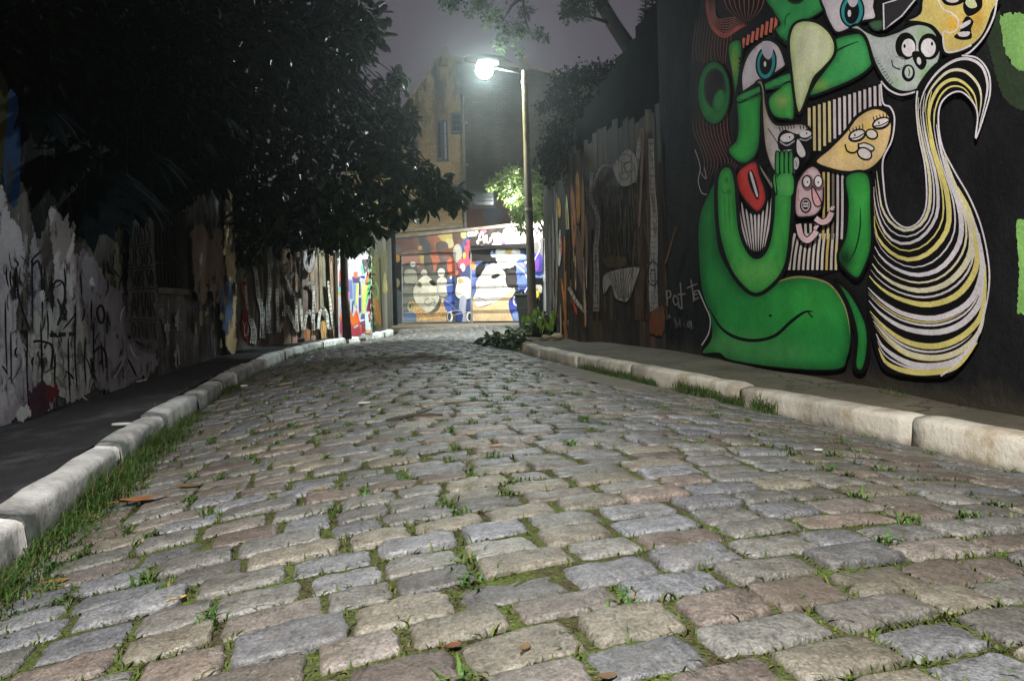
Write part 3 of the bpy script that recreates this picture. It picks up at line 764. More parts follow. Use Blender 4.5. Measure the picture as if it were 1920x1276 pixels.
q((95,85,130),(270,460),(370,460),(360,540),(280,540)); q((235,120,90),(290,400),(340,400),(340,480),(290,470)); q((130,160,200),(280,540),(330,560),(330,860),(290,800)); q((240,225,130),(325,540),(360,540),(340,800),(310,830))
q((70,70,130),(355,520),(375,520),(380,690),(355,690)); q((250,225,150),(380,540),(470,540),(430,740),(400,720)); q((205,235,110),(395,680),(470,560),(430,925),(395,925)); q((120,205,140),(430,880),(480,480),(505,230),(520,230),(500,640))
q((60,65,140),(375,450),(430,450),(430,480),(375,470)); q((110,200,170),(385,330),(410,260),(430,380),(400,440)); q((150,50,90),(450,890),(480,730),(495,760),(490,890)); q((110,40,60),(470,890),(490,760),(500,890))
q((240,110,55),(235,810),(280,960),(320,870),(355,1040),(270,1110),(250,1000)); q((235,90,60),(320,870),(345,930),(400,1180),(370,1190)); q((170,70,85),(250,1010),(290,1110),(360,1080),(390,1190),(260,1220))
q((155,210,205),(170,1050),(240,1060),(245,1180),(175,1180)); q((165,150,150),(165,920),(235,920),(245,1080),(170,1060)); q((190,150,120),(165,1170),(250,1180),(255,1230),(165,1230)); q((175,70,95),(120,1040),(155,890),(175,1000),(160,1220),(120,1150))
q((225,130,90),(115,960),(145,880),(150,920),(120,1040)); q((210,200,215),(150,730),(180,730),(200,900),(120,900)); q((80,75,140),(150,760),(170,770),(155,830),(140,810)); q((60,60,110),(185,880),(235,885),(230,915),(185,910))
q((185,205,225),(240,740),(290,740),(280,960),(245,880)); q((60,70,120),(275,760),(290,760),(275,940),(262,900)); q((240,200,200),(290,800),(320,880),(280,970)); q((85,85,160),(360,720),(385,720),(385,900),(365,900)); q((90,90,150),(390,930),(430,930),(430,990),(385,990)); q((220,205,230),(370,1000),(425,990),(425,1010),(370,1030))
q((90,85,150),(370,1030),(420,1015),(400,1060),(380,1050)); q((160,70,80),(395,1060),(425,1010),(435,1160),(400,1160)); q((205,230,230),(430,930),(490,900),(515,1130),(440,1140)); q((225,110,105),(470,920),(500,920),(490,1000),(475,990)); q((225,160,110),(440,1130),(510,1130),(505,1170),(440,1170))
q((250,245,240),(495,680),(512,690),(515,900),(500,880)); q((95,90,95),(400,240),(480,240),(470,370),(430,420)); q((190,190,200),(425,320),(440,350),(452,310),(440,370)); q((235,150,90),(440,540),(470,370),(480,380),(455,550)); q((245,120,100),(455,550),(480,400),(488,430),(465,560)); q((240,150,170),(220,650),(240,650),(235,800),(215,760)); q((215,120,110),(215,915),(240,920),(240,990),(215,980))
P.build('mural', M['mural'], pw)
# plank wall going back to the garages
lc = boards('board_fence', 'grey-green upright boards with a faded painting, between the bright panel and the garages', LC0, LC1, .0, 2.6, .9, [(.10,.105,.08),(.12,.12,.09),(.035,.04,.035)], zj=.15)
P = Painter(LC0, LC1, gain=1.1, start=.006)
P.fill(PP([(520,300),(610,230),(640,1050),(560,1080),(530,800)]), (96,96,66), rough=1.5); P.fill(PP([(530,740),(570,720),(620,860),(640,1060),(600,1050),(545,900)]), (156,108,56), rough=1); P.stroke(PP([(560,520),(600,640),(580,740)]), (120,160,100), 3); P.stroke(PP([(590,680),(610,720),(600,760)]), (120,160,100), 2)
P.fill(PP([(625,240),(700,130),(705,600),(640,560)]), (92,96,72), rough=1.5); P.fill(PP([(655,640),(680,400),(715,640)]), (150,146,96)); P.fill(PP([(614,240),(626,240),(655,1090),(640,1090)]), (14,14,13), sm=False)
P.build('mural', M['fencepaint'], lc)
lg = MB(); e = np.array([-3.62, 22.6]); lg.box((e[0]-.1, e[1]-.1, 0), (e[0]+.1, e[1]+.1, 3.15), (.12,.12,.09)); 
gp = lg.build('gate_post', M['dark_wall']); tag(gp, 'slim dark upright post just left of the garage front', 'post')
bvm = gp.modifiers.new('bevel', 'BEVEL'); bvm.width = .02; bvm.segments = 2

# ------------------------------------------------------------------ right: tall black wall with the mural
rw = thing('mural_wall', 'tall black wall with the green crouching figure mural along the right pavement', 'wall', (RW0[0], RW0[1], .1))
m = MB(); m.obox(RWN, RW1+dr*.02, -.1, 4.6, -.35); 
m.build('wall', M['black_wall'], rw)
# dark wall carrying on behind the boards, its top stepped
bw = thing('boundary_wall', 'dark stepped wall rising behind the right board fence, creeper on its top', 'wall', (RW1[0], RW1[1], .1))
m = MB(); off = np.array([.16, .02]); pts = [RW1+off+np.array([.0, .05]), FW2+off, FW3+off]
steps = [4.45, 4.3, 4.22, 4.08, 4.02, 3.9, 3.84, 3.7, 3.66, 3.52]
A0, A1 = pts[0], pts[1]
for k in range(10): m.obox(A0+(A1-A0)*k/10, A0+(A1-A0)*(k+1)/10, -.1, steps[k], -.3)
m.obox(pts[1], pts[2], -.1, 3.45, -.3)
m.build('wall', M['dark_wall'], bw)
# ------------------------------------------------------------------ the green figure
P = Painter(RW0, RW1, gain=1.28, start=.002, step=.00013)
K = 700/1920.0
def A_(): P.ctx(1220, 0, K)
def B_(): P.ctx(1220, 340, K)
BK = (17,15,17); GRN = (50,152,66); DG = (22,92,44); WHT = (192,184,192)
A_()
# light green blocks at the end of the wall
P.fill([(1785,90),(1850,70),(1990,60),(1990,400),(1865,385),(1850,310),(1815,280),(1790,215)], (118,160,92), sm=False, rough=2)
P.fill([(1880,1130),(1990,1120),(1990,1620),(1885,1610),(1895,1400)], (128,176,98), sm=False, rough=2)
P.fill([(1700,20),(1790,10),(1800,140),(1850,330),(1990,400),(1990,560),(1830,520),(1740,250)], (46,58,44), rough=2)
# hair, left
P.fill([(290,-30),(640,-30),(600,60),(480,200),(400,230),(440,500),(430,700),(390,800),(330,880),(290,1000),(250,960),(260,840),(215,700),(205,450),(215,200),(255,60)], (34,22,24), edge=BK, ew=60)
for k in range(13):
    f = k/12; x = 218+f*190
    P.stroke([(x+20, 90), (x-2, 250), (x+4+14*math.sin(k), 330)], (78+22*f,50+10*f,50+5*f), 5.5, taper=1)
for k in range(11):
    f = k/10; x = 215+f*175
    P.stroke([(x, 600-80*f), (x+8, 680), (x+45*(1-f*.3), 770), (x+62, 850-30*f), (x+40, 930-60*f)], (84+18*f,58,56), 6, taper=1)
for k in range(8):
    f = k/7
    P.stroke([(285+f*45,-10),(292+f*40,70),(320+f*30,150-f*50),(380+f*12,190-f*95),(450-f*20,150-f*60),(495-f*60,128-f*40)], (130+30*(f<.2),78+8*f,72+10*f), 10 if k < 2 else 6, taper=1)
for k in range(9):
    f = k/8; P.stroke([(372+f*215,-20),(400+f*165,50),(470+f*40,118-f*10)], (124,80,78), 7, taper=2)
P.stroke([(228,770),(255,860),(245,930),(262,990),(290,1000)], (150,146,150), 4); P.stroke([(250,880),(285,920),(275,860)], (150,146,150), 3)
# ear
P.fill(ell(325,478,84,162), (40,118,60), edge=DG, ew=34, line=BK, lw=8); P.fill(ell(330,455,58,106), (28,26,26), edge=(44,70,50), ew=12); P.fill(ell(352,520,32,62,12), (46,120,64), edge=DG, ew=16)
for k in range(12): P.stroke([(290+k*7,370),(285+k*8,430)], (52,50,50), 2)
# striped centre hair
P.fill([(790,560),(1190,425),(1200,560),(1160,900),(1140,1300),(960,1392),(700,1392),(735,900),(770,700)], BK)
CR = [(206,190,144),(196,186,190),(206,190,144),(190,168,96),(200,192,190)]
for k in range(15):
    x = 815+k*26; yt = 560-(x-800)*.33; yb = 775 if x < 880 else (760-(x-880)*.72)
    P.stroke([(x,yt),(x+1,(yt+yb)/2),(x+2,max(yb,yt+40))], CR[2] if x < 930 else CR[1], 14, taper=0, sm=False)
for k in range(11):
    x = 712+k*24; P.stroke([(x+30-k*2.2,1200),(x+10-k*.8,1300),(x,1388)], CR[k % 5] if k > 7 else (200,192,186), 12.5, taper=0)
for k in range(5): P.stroke([(890+k*24,885),(890+k*24,1100),(886+k*24,1230)], [(190,168,96),(206,190,144),(120,112,100),(196,186,190),(196,186,190)][k], 12, taper=0)
for k in range(4): P.stroke([(770+k*26,1150),(772+k*26,1240)], (200,192,186), 12, taper=0)
# chin stripes in the crook of the arm
P.fill([(425,900),(650,880),(640,1150),(600,1290),(540,1330),(480,1280),(440,1150)], BK)
for k in range(9):
    f = k/8; P.stroke([(445+f*180,1000-10*f+120*math.sin(math.pi*f)*.9),(462+f*150,1130),(500+f*85,1270+24*math.sin(math.pi*f))], (202,194,196), 11, taper=3)
for k in range(8): P.stroke([(560+k*10,850+k*14),(585+k*7,905+k*12)], (150,140,140), 4, taper=1)
# brow
P.fill([(455,215),(580,85),(640,40),(665,130),(560,185),(470,262)], BK, sm=False)
for k in range(8): x = 478+k*24; P.stroke([(x+2,196-k*17),(x-6,246-k*13)], (196,104,84), 14, taper=0)
# forehead and face
P.fill([(600,-30),(905,-30),(890,50),(800,110),(720,165),(700,232),(662,192),(640,150),(665,122),(632,64)], (52,142,78), edge=DG, ew=26, line=BK, lw=9)
P.fill(ell(745,-18,50,42), BK, edge=(36,80,50), ew=14); P.stroke([(690,145),(695,90),(722,66)], (24,80,44), 7, taper=1)
P.fill([(398,240),(455,205),(470,262),(455,400),(448,500),(560,478),(566,560),(556,760),(500,836),(440,828),(396,770),(440,716),(446,600),(420,400)], GRN, edge=DG, ew=34, line=BK, lw=9, spot=[((430,330),(22,70),(120,150,70))])
for k in range(9): P.fill([(448,300+k*24),(470,290+k*24),(470,322+k*24)], BK, sm=False)
for k in range(7): P.fill([(640+k*13,175+k*8),(652+k*13,180+k*8),(640+k*11,205+k*8)], BK, sm=False)
# left eye
P.fill([(470,470),(466,380),(500,280),(560,218),(612,206),(662,240),(690,312),(688,345),(600,402),(540,432),(480,472)], WHT, edge=(160,150,162), ew=16, line=BK, lw=13)
P.fill(ell(594,325,50,84,6), (44,132,140), line=BK, lw=9); P.fill(ell(592,325,32,60,4), BK); P.fill([(575,215),(574,270),(600,306),(622,290),(628,225)], (176,170,184)); P.fill(ell(588,330,6,14), (220,214,220))
P.fill([(448,492),(560,440),(715,374),(726,420),(640,450),(560,480),(455,528)], (56,142,76), edge=DG, ew=12, line=BK, lw=8)
P.fill([(605,510),(640,470),(724,425),(738,600),(700,613),(640,602),(610,560)], (70,158,74), edge=(34,112,52), ew=26, line=BK, lw=10, spot=[((675,520),(30,30),(140,165,92))])
P.stroke([(460,515),(540,498),(560,484)], (28,96,46), 6, taper=1); P.stroke([(610,460),(650,450),(702,430)], (24,84,42), 7, taper=1)
# right cheek
P.fill([(945,200),(1080,168),(1110,210),(1132,290),(1136,342),(1060,402),(950,452),(818,496),(842,430),(900,350),(950,270)], (60,150,84), edge=DG, ew=30, line=BK, lw=14, spot=[((870,440),(40,26),(120,150,70)),((1050,300),(60,60),(72,160,92))])
P.stroke([(870,345),(930,280),(1000,240),(1068,214)], (20,60,34), (20,4), taper=0)
# right eye
P.fill([(888,-30),(895,60),(920,122),(955,168),(1010,156),(1090,112),(1156,96),(1150,40),(1128,-30)], WHT, edge=(160,150,162), ew=14, line=BK, lw=13)
P.fill(ell(1036,58,60,80,4), (44,140,146), line=BK, lw=9); P.fill(ell(1034,62,38,62,4), BK); P.fill([(1010,-30),(1064,-30),(1062,18),(1040,38),(1018,20)], (190,184,196)); P.fill(ell(1022,70,9,18), (210,206,214))
P.fill([(1120,118),(1190,100),(1195,150),(1150,160)], (58,88,66), edge=BK, ew=14)
# nose
P.fill([(714,180),(738,125),(790,104),(862,118),(922,168),(950,232),(940,292),(890,352),(842,402),(812,480),(782,560),(762,584),(744,540),(724,380),(710,250)], (200,206,166), edge=(150,168,96), ew=28, line=BK, lw=15, spot=[((820,250),(60,90),(206,208,178))])
# first tear with a face
P.fill([(538,428),(566,412),(584,450),(594,540),(617,610),(660,643),(765,636),(806,650),(828,700),(826,765),(800,832),(752,893),(680,890),(638,884),(608,830),(585,740),(574,600),(570,480),(560,436)], (188,178,180), edge=(140,126,116), ew=22, line=BK, lw=11, spot=[((585,640),(14,80),(150,142,110))])
P.fill([(655,705),(690,668),(760,690),(825,655),(826,745),(790,840),(742,890),(735,800),(720,770),(662,772)], BK)
P.fill(ell(702,708,36,22,-12), (206,200,206)); P.fill(ell(796,690,30,18,-8), (206,200,206)); P.fill(ell(714,706,4,5), BK); P.fill(ell(802,686,4,5), BK); P.stroke([(664,728),(700,748),(740,725)], (170,164,170), 7); P.stroke([(765,715),(800,722),(828,705)], (170,164,170), 6)
P.fill([(756,716),(790,768),(794,800),(772,808),(752,776)], (206,200,204)); P.fill(ell(748,840,15,32,5), (196,190,196)); P.stroke([(742,826),(752,846),(746,856)], BK, 3)
for k in range(6): P.stroke([(668+k*14,675-k*3),(660+k*15,655-k*3)], BK, 5, sm=False)
for k in range(4): P.stroke([(772+k*14,664-k*2),(768+k*16,644)], BK, 5, sm=False)
P.stroke([(602,660),(630,700),(656,742)], BK, 4)
# lips
P.fill([(438,905),(470,858),(540,828),(566,905),(592,980),(592,1042),(550,1092),(498,1050),(455,990)], (186,60,58), edge=(120,30,34), ew=20, line=BK, lw=14)
P.fill([(498,900),(520,876),(545,935),(558,1000),(547,1026),(515,970)], BK); P.fill([(510,896),(520,890),(548,985),(552,1012),(540,1000)], (208,196,206))
# yellow drop with a face
P.fill([(846,832),(920,760),(1000,678),(1060,600),(1140,556),(1206,570),(1240,620),(1238,700),(1202,800),(1130,872),(1040,888),(940,876)], (216,186,136), edge=(200,166,116), ew=22, line=BK, lw=17, spot=[((1010,770),(50,40),(224,186,108)),((1120,680),(40,60),(222,178,98))])
for cx, cy, rx, ry, ro in ((1062,697,42,26,-22),(1186,634,44,24,-20)):
    P.fill(ell(cx,cy,rx+6,ry+7,ro), BK); P.fill(ell(cx,cy-2,rx-4,ry-4,ro), (216,206,204)); P.stroke([(cx-rx+4,cy+16),(cx,cy+10),(cx+rx-4,cy-12)], BK, 6); P.fill(ell(cx-12,cy-2,4,7), BK)
    for k in range(5): P.stroke([(cx-rx+8+k*16,cy-12-k*5),(cx-rx+2+k*17,cy-34-k*6)], BK, 5, sm=False)
P.fill(ell(1137,690,30,24,20), (216,204,190), line=BK, lw=8); P.fill([(1066,750),(1100,735),(1145,755),(1142,775),(1100,770)], (220,208,204), line=BK, lw=7); P.fill(ell(1100,790,38,28,28), (216,204,200), line=BK, lw=8)
P.stroke([(1000,742),(1010,775),(1040,786),(1066,770),(1068,735)], BK, 8)
# second tear with a face
P.fill([(1022,148),(1062,128),(1110,160),(1180,186),(1260,166),(1340,130),(1402,124),(1452,150),(1482,202),(1492,280),(1466,352),(1410,432),(1342,472),(1270,467),(1208,420),(1150,322),(1110,202),(1070,160)], (176,182,182), edge=(150,160,150), ew=30, line=BK, lw=15, spot=[((1400,180),(50,40),(128,160,112)),((1420,380),(50,50),(130,166,116)),((1260,420),(30,24),(140,164,130))])
P.fill(ell(1312,238,54,70), BK); P.fill(ell(1432,240,56,68), BK); P.fill(ell(1326,246,35,46), (208,204,208)); P.fill(ell(1428,246,38,48), (208,204,208)); P.fill(ell(1306,238,6,10), BK); P.fill(ell(1447,226,6,10), BK)
P.fill([(1345,270),(1395,270),(1420,320),(1395,360),(1360,330)], BK); P.fill(ell(1380,314,11,20,-10), (200,196,200)); P.fill(ell(1325,376,34,44), BK); P.fill(ell(1327,372,21,31), (176,186,176)); P.stroke([(1327,352),(1331,372),(1327,392)], BK, 5)
P.stroke([(1240,308),(1248,342),(1285,358)], BK, 6); P.fill(ell(1290,330,17,20), (176,182,180)); P.stroke([(1260,290),(1300,300),(1308,330),(1290,352)], (140,146,142), 4)
for k in range(10): P.stroke([(1150+k*9,300+k*15),(1164+k*9,296+k*14)], (90,92,92), 2.5, sm=False)
P.stroke([(1185,418),(1225,462),(1290,488),(1370,470)], (204,198,206), 9)
# yellow profile
P.fill([(1308,108),(1382,68),(1432,-30),(1776,-30),(1756,70),(1710,182),(1640,246),(1560,276),(1510,273),(1498,205),(1450,140),(1385,118)], (198,176,104), edge=(190,182,128), ew=24, line=BK, lw=16, spot=[((1420,100),(50,34),(196,180,110)),((1560,130),(40,40),(214,164,60)),((1680,90),(30,70),(190,150,60))])
P.stroke([(1470,-20),(1500,42),(1550,70),(1580,102),(1576,150),(1540,170),(1506,166),(1516,262),(1580,262),(1650,232)], (206,200,196), 9)
P.fill([(1496,-30),(1510,20),(1560,30),(1612,10),(1622,-30)], BK); P.fill(ell(1552,-2,34,17), (196,184,186)); P.fill([(1606,36),(1636,84),(1702,42),(1694,-30),(1630,-30)], BK); P.fill([(1618,12),(1650,-20),(1678,32),(1642,42)], (186,190,150))
P.fill([(1560,190),(1600,206),(1650,196),(1648,150),(1660,110),(1628,84),(1606,110),(1590,160)], BK); P.fill([(1590,132),(1640,104),(1642,122),(1600,148)], (206,200,204)); P.fill([(1582,168),(1640,164),(1630,186),(1590,188)], (206,200,204))
P.stroke([(1782,-20),(1766,82),(1716,187),(1650,262),(1604,288)], (204,198,206), 9)
P.fill([(1198,22),(1250,5),(1330,-30),(1375,-30),(1292,82),(1240,122),(1202,152)], (46,46,48)); P.stroke([(1375,-20),(1292,82),(1240,122),(1200,154),(1197,20),(1250,4),(1320,-24)], (204,198,206), 8, sm=False)
# long hair on the right: curl and sweep
P.fill([(1360,470),(1460,330),(1580,280),(1690,305),(1742,380),(1745,480),(1700,620),(1665,700),(1660,560),(1600,480),(1530,490),(1485,560),(1490,720),(1560,880),(1650,1030),(1710,1200),(1740,1400),(1730,1560),(1690,1740),(1600,1880),(1500,1940),(1240,1920),(1160,1820),(1110,1560),(1130,1300),(1140,1080),(1140,880),(1195,850),(1215,1060),(1270,1150),(1320,1168),(1380,1145),(1412,1080),(1418,960),(1390,760),(1366,590)], BK)
YL = (204,192,118); WH = (200,194,200); CM = (204,198,170)
GD = [
 [(1378,500),(1376,600),(1400,740),(1430,880),(1438,1000),(1425,1095),(1382,1160),(1310,1186),(1240,1150),(1190,1070),(1172,960),(1162,880)],
 [(1412,480),(1400,580),(1424,740),(1462,880),(1478,1000),(1468,1115),(1400,1215),(1310,1254),(1232,1226),(1182,1150),(1152,1040),(1148,960)],
 [(1445,470),(1428,570),(1450,740),(1492,880),(1528,1020),(1528,1170),(1450,1285),(1350,1334),(1262,1316),(1192,1256),(1156,1190),(1150,1110)],
 [(1470,640),(1490,760),(1530,900),(1590,1080),(1590,1240),(1500,1372),(1380,1414),(1270,1386),(1190,1328),(1152,1268)],
 [(1510,790),(1560,940),(1640,1140),(1642,1310),(1540,1446),(1400,1494),(1270,1466),(1180,1406),(1140,1356)],
 [(1580,960),(1640,1080),(1672,1220),(1672,1380),(1580,1514),(1430,1566),(1280,1536),(1180,1478),(1124,1418)],
 [(1640,1070),(1690,1240),(1702,1400),(1640,1552),(1480,1634),(1310,1616),(1190,1548),(1118,1478)],
 [(1690,1200),(1714,1400),(1692,1556),(1600,1664),(1470,1708),(1310,1688),(1190,1618),(1122,1545)],
 [(1722,1360),(1718,1500),(1692,1636),(1592,1736),(1460,1780),(1320,1758),(1210,1688),(1128,1600)],
 [(1722,1540),(1692,1698),(1600,1798),(1470,1840),(1330,1818),(1230,1748),(1146,1650)],
 [(1712,1640),(1652,1780),(1562,1858),(1430,1882),(1310,1860),(1200,1788),(1160,1716)],
 [(1680,1760),(1570,1884),(1430,1914),(1300,1904),(1210,1862),(1172,1788)]]
def curve_at(c, t):
    q = np.array(smooth(c, False, 8)); d = np.concatenate([[0], np.cumsum(np.linalg.norm(np.diff(q, axis=0), axis=1))]); d /= d[-1]
    return np.stack([np.interp(t, d, q[:, 0]), np.interp(t, d, q[:, 1])], 1)
TT = np.linspace(0, 1, 26); CL = [CM, WH, YL, WH, CM, YL, WH, WH, YL, CM, WH, YL]
for i, c in enumerate(GD):
    q = curve_at(c, TT); wmax = 16 if i < 2 else (26 if i < 4 else 31)
    P.stroke(q, CL[i], wmax, sm=False, taper=3)
    if i+1 < len(GD):
        q2 = curve_at(GD[i+1], TT); lo, hi = (0, 26) if i < 3 else (int(random.uniform(2, 9)), 26)
        m1 = (q*.5+q2*.5)[lo:hi]
        if i < 4 or i % 2 == 0: P.stroke(m1, CL[(i+1) % 12] if i % 2 else WH, 8 if i < 3 else 11, sm=False, taper=3)
        if i > 3 and i % 3 == 0:
            for f in (.3,):
                k0 = random.randint(8, 14); P.stroke((q*(1-f)+q2*f)[k0:], random.choice([YL, CM, WH, (170,150,120)]), 7, sm=False, taper=3)
for pts, c, w in (([(1690,650),(1722,520),(1732,430),(1704,345),(1640,305),(1565,312),(1480,368),(1412,460),(1380,560)], WH, 15),([(1690,600),(1700,500),(1680,430),(1620,370),(1550,362),(1490,400),(1430,480),(1405,580)], CM, 15),
                  ([(1680,560),(1660,480),(1600,420),(1540,412),(1480,455),(1440,540),(1432,640),(1450,720)], YL, 17),([(1660,520),(1610,455),(1545,446),(1492,490),(1462,570),(1458,660)], YL, 9)):
    P.stroke(pts, c, w, taper=3)
P.stroke([(1600,286),(1680,300),(1736,370),(1746,470),(1722,570),(1672,712),(1682,600),(1660,530),(1600,474),(1540,484),(1490,540),(1480,640),(1502,760),(1562,880),(1642,1020),(1702,1172),(1738,1352),(1738,1492),(1704,1652),(1642,1782),(1572,1872),(1492,1932)], (206,200,208), 8)
P.stroke([(1372,468),(1366,560),(1380,700),(1410,850),(1420,1000),(1408,1090),(1368,1150),(1310,1170),(1250,1130),(1214,1060),(1198,950),(1195,822),(1240,722),(1254,610),(1232,552),(1195,530),(1184,430)], (206,200,208), 8)
# body
B_()
P.fill([(246,200),(288,80),(338,20),(344,300),(400,450),(520,560),(640,512),(700,494),(770,486),(862,500),(932,532),(992,612),(1022,702),(1032,800),(1012,902),(962,966),(700,962),(420,922),(352,884),(262,882),(310,806),(302,692),(262,562),(246,400)], (40,132,62), edge=(24,88,44), ew=70, rough=0, line=BK, lw=8, spot=[((820,620),(170,120),(50,148,64)),((420,840),(160,60),(74,138,80)),((620,880),(200,60),(64,134,74))])
P.stroke([(640,524),(700,500),(770,491),(860,504),(928,536),(984,612),(1014,700),(1024,790)], (150,134,94), (12,4), taper=1)
P.stroke([(300,650),(360,750),(440,802),(540,817),(640,792),(720,722),(790,672),(838,668)], BK, 17, taper=1); P.stroke([(806,668),(832,700)], BK, 7)
P.fill(ell(616,690,9,6), BK)
P.fill([(945,505),(1020,560),(1082,660),(1118,760),(1118,880),(1092,972),(1048,952),(1056,800),(1030,680),(990,585)], (40,128,60), edge=(24,84,42), ew=26, line=BK, lw=22)
# left arm, hand
A_()
P.fill([(338,930),(370,858),(418,866),(440,950),(446,1040),(462,1190),(505,1295),(552,1322),(598,1270),(624,1140),(632,1000),(650,905),(732,895),(732,1000),(726,1130),(700,1350),(632,1462),(532,1514),(430,1424),(368,1284),(340,1130)], (62,154,70), edge=(26,104,48), ew=34, line=BK, lw=20, spot=[((540,1400),(120,60),(90,166,80))])
for k in range(4):
    x = 642+k*23; P.fill([(x,790),(x+10,778),(x+20,790),(x+21,890),(x,892)], (58,144,72), edge=(28,100,48), ew=9, line=BK, lw=6)
P.fill([(628,930),(636,892),(650,900),(652,960),(644,1004)], (74,156,84), edge=(34,110,54), ew=8, line=BK, lw=5); P.fill([(655,905),(728,900),(728,1000),(660,1000)], (80,160,86), edge=(58,148,70), ew=26)
P.stroke([(640,890),(646,960),(650,1000)], BK, 5)
for x in (375, 398, 420): P.stroke([(x,980),(x+4,1080),(x+10,1180)], (48,136,58), 5, taper=1)
P.fill(ell(388,925,10,14), (44,128,56)); P.fill(ell(402,985,11,15), (44,128,56)); P.stroke([(362,965),(372,990),(390,990)], (40,122,54), 5)
# right arm
P.fill([(1003,905),(1120,898),(1136,1100),(1138,1250),(1112,1350),(1062,1432),(985,1372),(962,1310),(1000,1212),(1012,1050)], (50,142,62), edge=(26,96,46), ew=32, line=BK, lw=14, spot=[((1000,1330),(46,70),(20,44,26)),((1085,1010),(40,90),(58,156,68))])
P.stroke([(1078,1060),(1076,1180),(1050,1290),(1006,1360)], (16,60,30), 8, taper=1)
# small pink face and arms
P.fill([(748,965),(775,900),(808,864),(840,855),(872,885),(888,950),(884,1050),(856,1100),(805,1116),(746,1102)], (200,174,180), edge=(150,110,118), ew=18, line=BK, lw=9)
P.fill(ell(806,940,32,42), (120,90,96)); P.fill(ell(864,942,30,40), (120,90,96)); P.fill(ell(803,934,21,29), (214,206,210), line=BK, lw=6); P.fill(ell(862,934,21,31), (214,206,210), line=BK, lw=6); P.fill(ell(806,936,4,5), BK); P.fill(ell(862,938,4,5), BK)
P.fill([(832,958),(868,1018),(878,1052),(850,1060),(832,1020)], (214,160,168), line=BK, lw=7); P.fill(ell(797,1056,30,40), BK); P.fill(ell(797,1056,23,32), (180,150,156)); P.fill(ell(797,1054,17,23), BK)
for yy in (1046, 1060):
    for xx in (789, 798, 807): P.fill(ell(xx,yy,4,5.5,0,8), (220,214,216))
P.stroke([(760,970),(756,1020),(768,1030)], (180,140,148), 12)
for pts, w in (([(848,1122),(880,1142),(912,1130),(930,1092)], 28),([(760,1152),(774,1212),(806,1236),(840,1208),(852,1188)], 28)):
    P.stroke(pts, BK, w+12); P.stroke(pts, (212,180,186), w)
for cx, cy in ((932,1080),(850,1178)):
    for a in (-60, -20, 20): P.stroke([(cx,cy),(cx+18*math.sin(math.radians(a+20)),cy-20*math.cos(math.radians(a)))], (212,180,186), 9)
# outlines low left and the hand-written lines
B_()
P.stroke([(246,560),(280,640),(306,706),(298,780),(262,842)], (170,168,170), 6, sm=True)
GY = (120,116,110)
for s_ in ([(82,560),(86,640)], [(82,562),(100,566),(102,590),(86,602)], [(140,600),(122,586),(116,612),(128,636),(142,620),(140,596),(146,650)], [(152,520),(158,600),(162,656)], [(138,582),(180,578)],
           [(206,504),(216,560),(222,618)], [(186,548),(240,526)], [(244,560),(226,566),(222,592),(230,606),(246,596)], [(224,584),(242,578)]): P.stroke(s_, GY, 6)
P.fill(ell(154,650,4,6), GY); P.fill([(96,680),(102,700),(90,702)], (96,92,88)); P.stroke([(122,700),(130,740),(136,755)], (84,80,78), 5); P.stroke([(124,704),(140,740),(150,706),(152,748)], (84,80,78), 5); P.stroke([(168,728),(176,750)], (76,72,70), 4); P.stroke([(206,716),(190,730),(196,750),(208,720),(210,760)], (96,92,88), 7)
P.fill([(70,420),(128,230),(132,236),(82,420)], (96,66,34), sm=False)
P.build('mural', M['mural'], rw)
# ------------------------------------------------------------------ right board fence
rf = boards('board_fence', 'dark tall board fence painted with pale patterned shapes, left of the green figure wall', RW1+np.array([-.004, .02]), FW2, .05, 3.0, .17, [(.048,.036,.028),(.062,.045,.033),(.034,.028,.024),(.075,.048,.028)], zj=.10)
P = Painter(RW1+np.array([-.004, .02]), FW2, gain=2.2, start=.007)
def R4(pts): return [(980+x*.376, 200+y*.376) for x, y in pts]
for k in range(22):
    x = random.uniform(1052, 1246); y0 = 470-(x-1050)*.9+random.uniform(-20, 60)
    P.stroke([(x, max(220, y0)), (x+2, 430), (x+5, 600)], random.choice([(34,28,24),(44,34,26),(24,21,20),(50,36,24),(52,46,40)]), random.uniform(3, 9), sm=False)
P.fill(R4([(385,400),(560,390),(575,800),(400,850)]), (14,13,15), sm=False, rough=1.5)
gw = (104,102,102)
ribbon(P, R4([(590,110),(575,240),(560,380)]), 8, gw, n=10); ribbon(P, R4([(445,290),(470,330),(500,390)]), [5,6], gw, n=4)
P.fill(R4([(470,260),(520,210),(560,240),(575,300),(560,375),(490,395),(450,310)]), gw, line=(20,19,20), lw=1)
for c in ((510,260,30,22),(530,300,26,24),(505,345,24,18)): P.stroke(R4(ell(*c)), (24,22,24), 1.2, closed=True)
ribbon(P, R4([(440,296),(400,296),(370,340),(345,430)]), [5,5], gw, n=10)
ribbon(P, R4([(345,330),(340,450),(375,560),(365,720),(368,860),(365,1020)]), [6,12], gw, n=26)
ribbon(P, R4([(640,160),(645,380),(655,520),(655,700),(650,860),(655,1020)]), [10,17], gw, n=34)
P.stroke(R4(ell(650,830,26,60)), (24,22,24), 1.6, closed=True); P.stroke(R4(ell(650,840,12,30)), (24,22,24), 1.3, closed=True)
P.fill(R4([(400,850),(440,820),(500,805),(578,800),(575,840),(530,960),(495,970),(460,950),(440,890),(405,935)]), (110,108,106), line=(20,19,20), lw=1)
for k in range(9): P.stroke(R4([(425+k*16,835-k*3),(450+k*10,880),(480+k*6,955)]), (26,24,25), 1.1)
ribbon(P, R4([(600,115),(590,400),(580,600)]), [5,4], (84,70,66), n=0)
P.fill(R4([(640,1030),(700,1000),(700,1130),(640,1130)]), (74,40,26), rough=2); P.fill(R4([(410,750),(510,745),(505,800),(420,800)]), (52,42,30), rough=2)
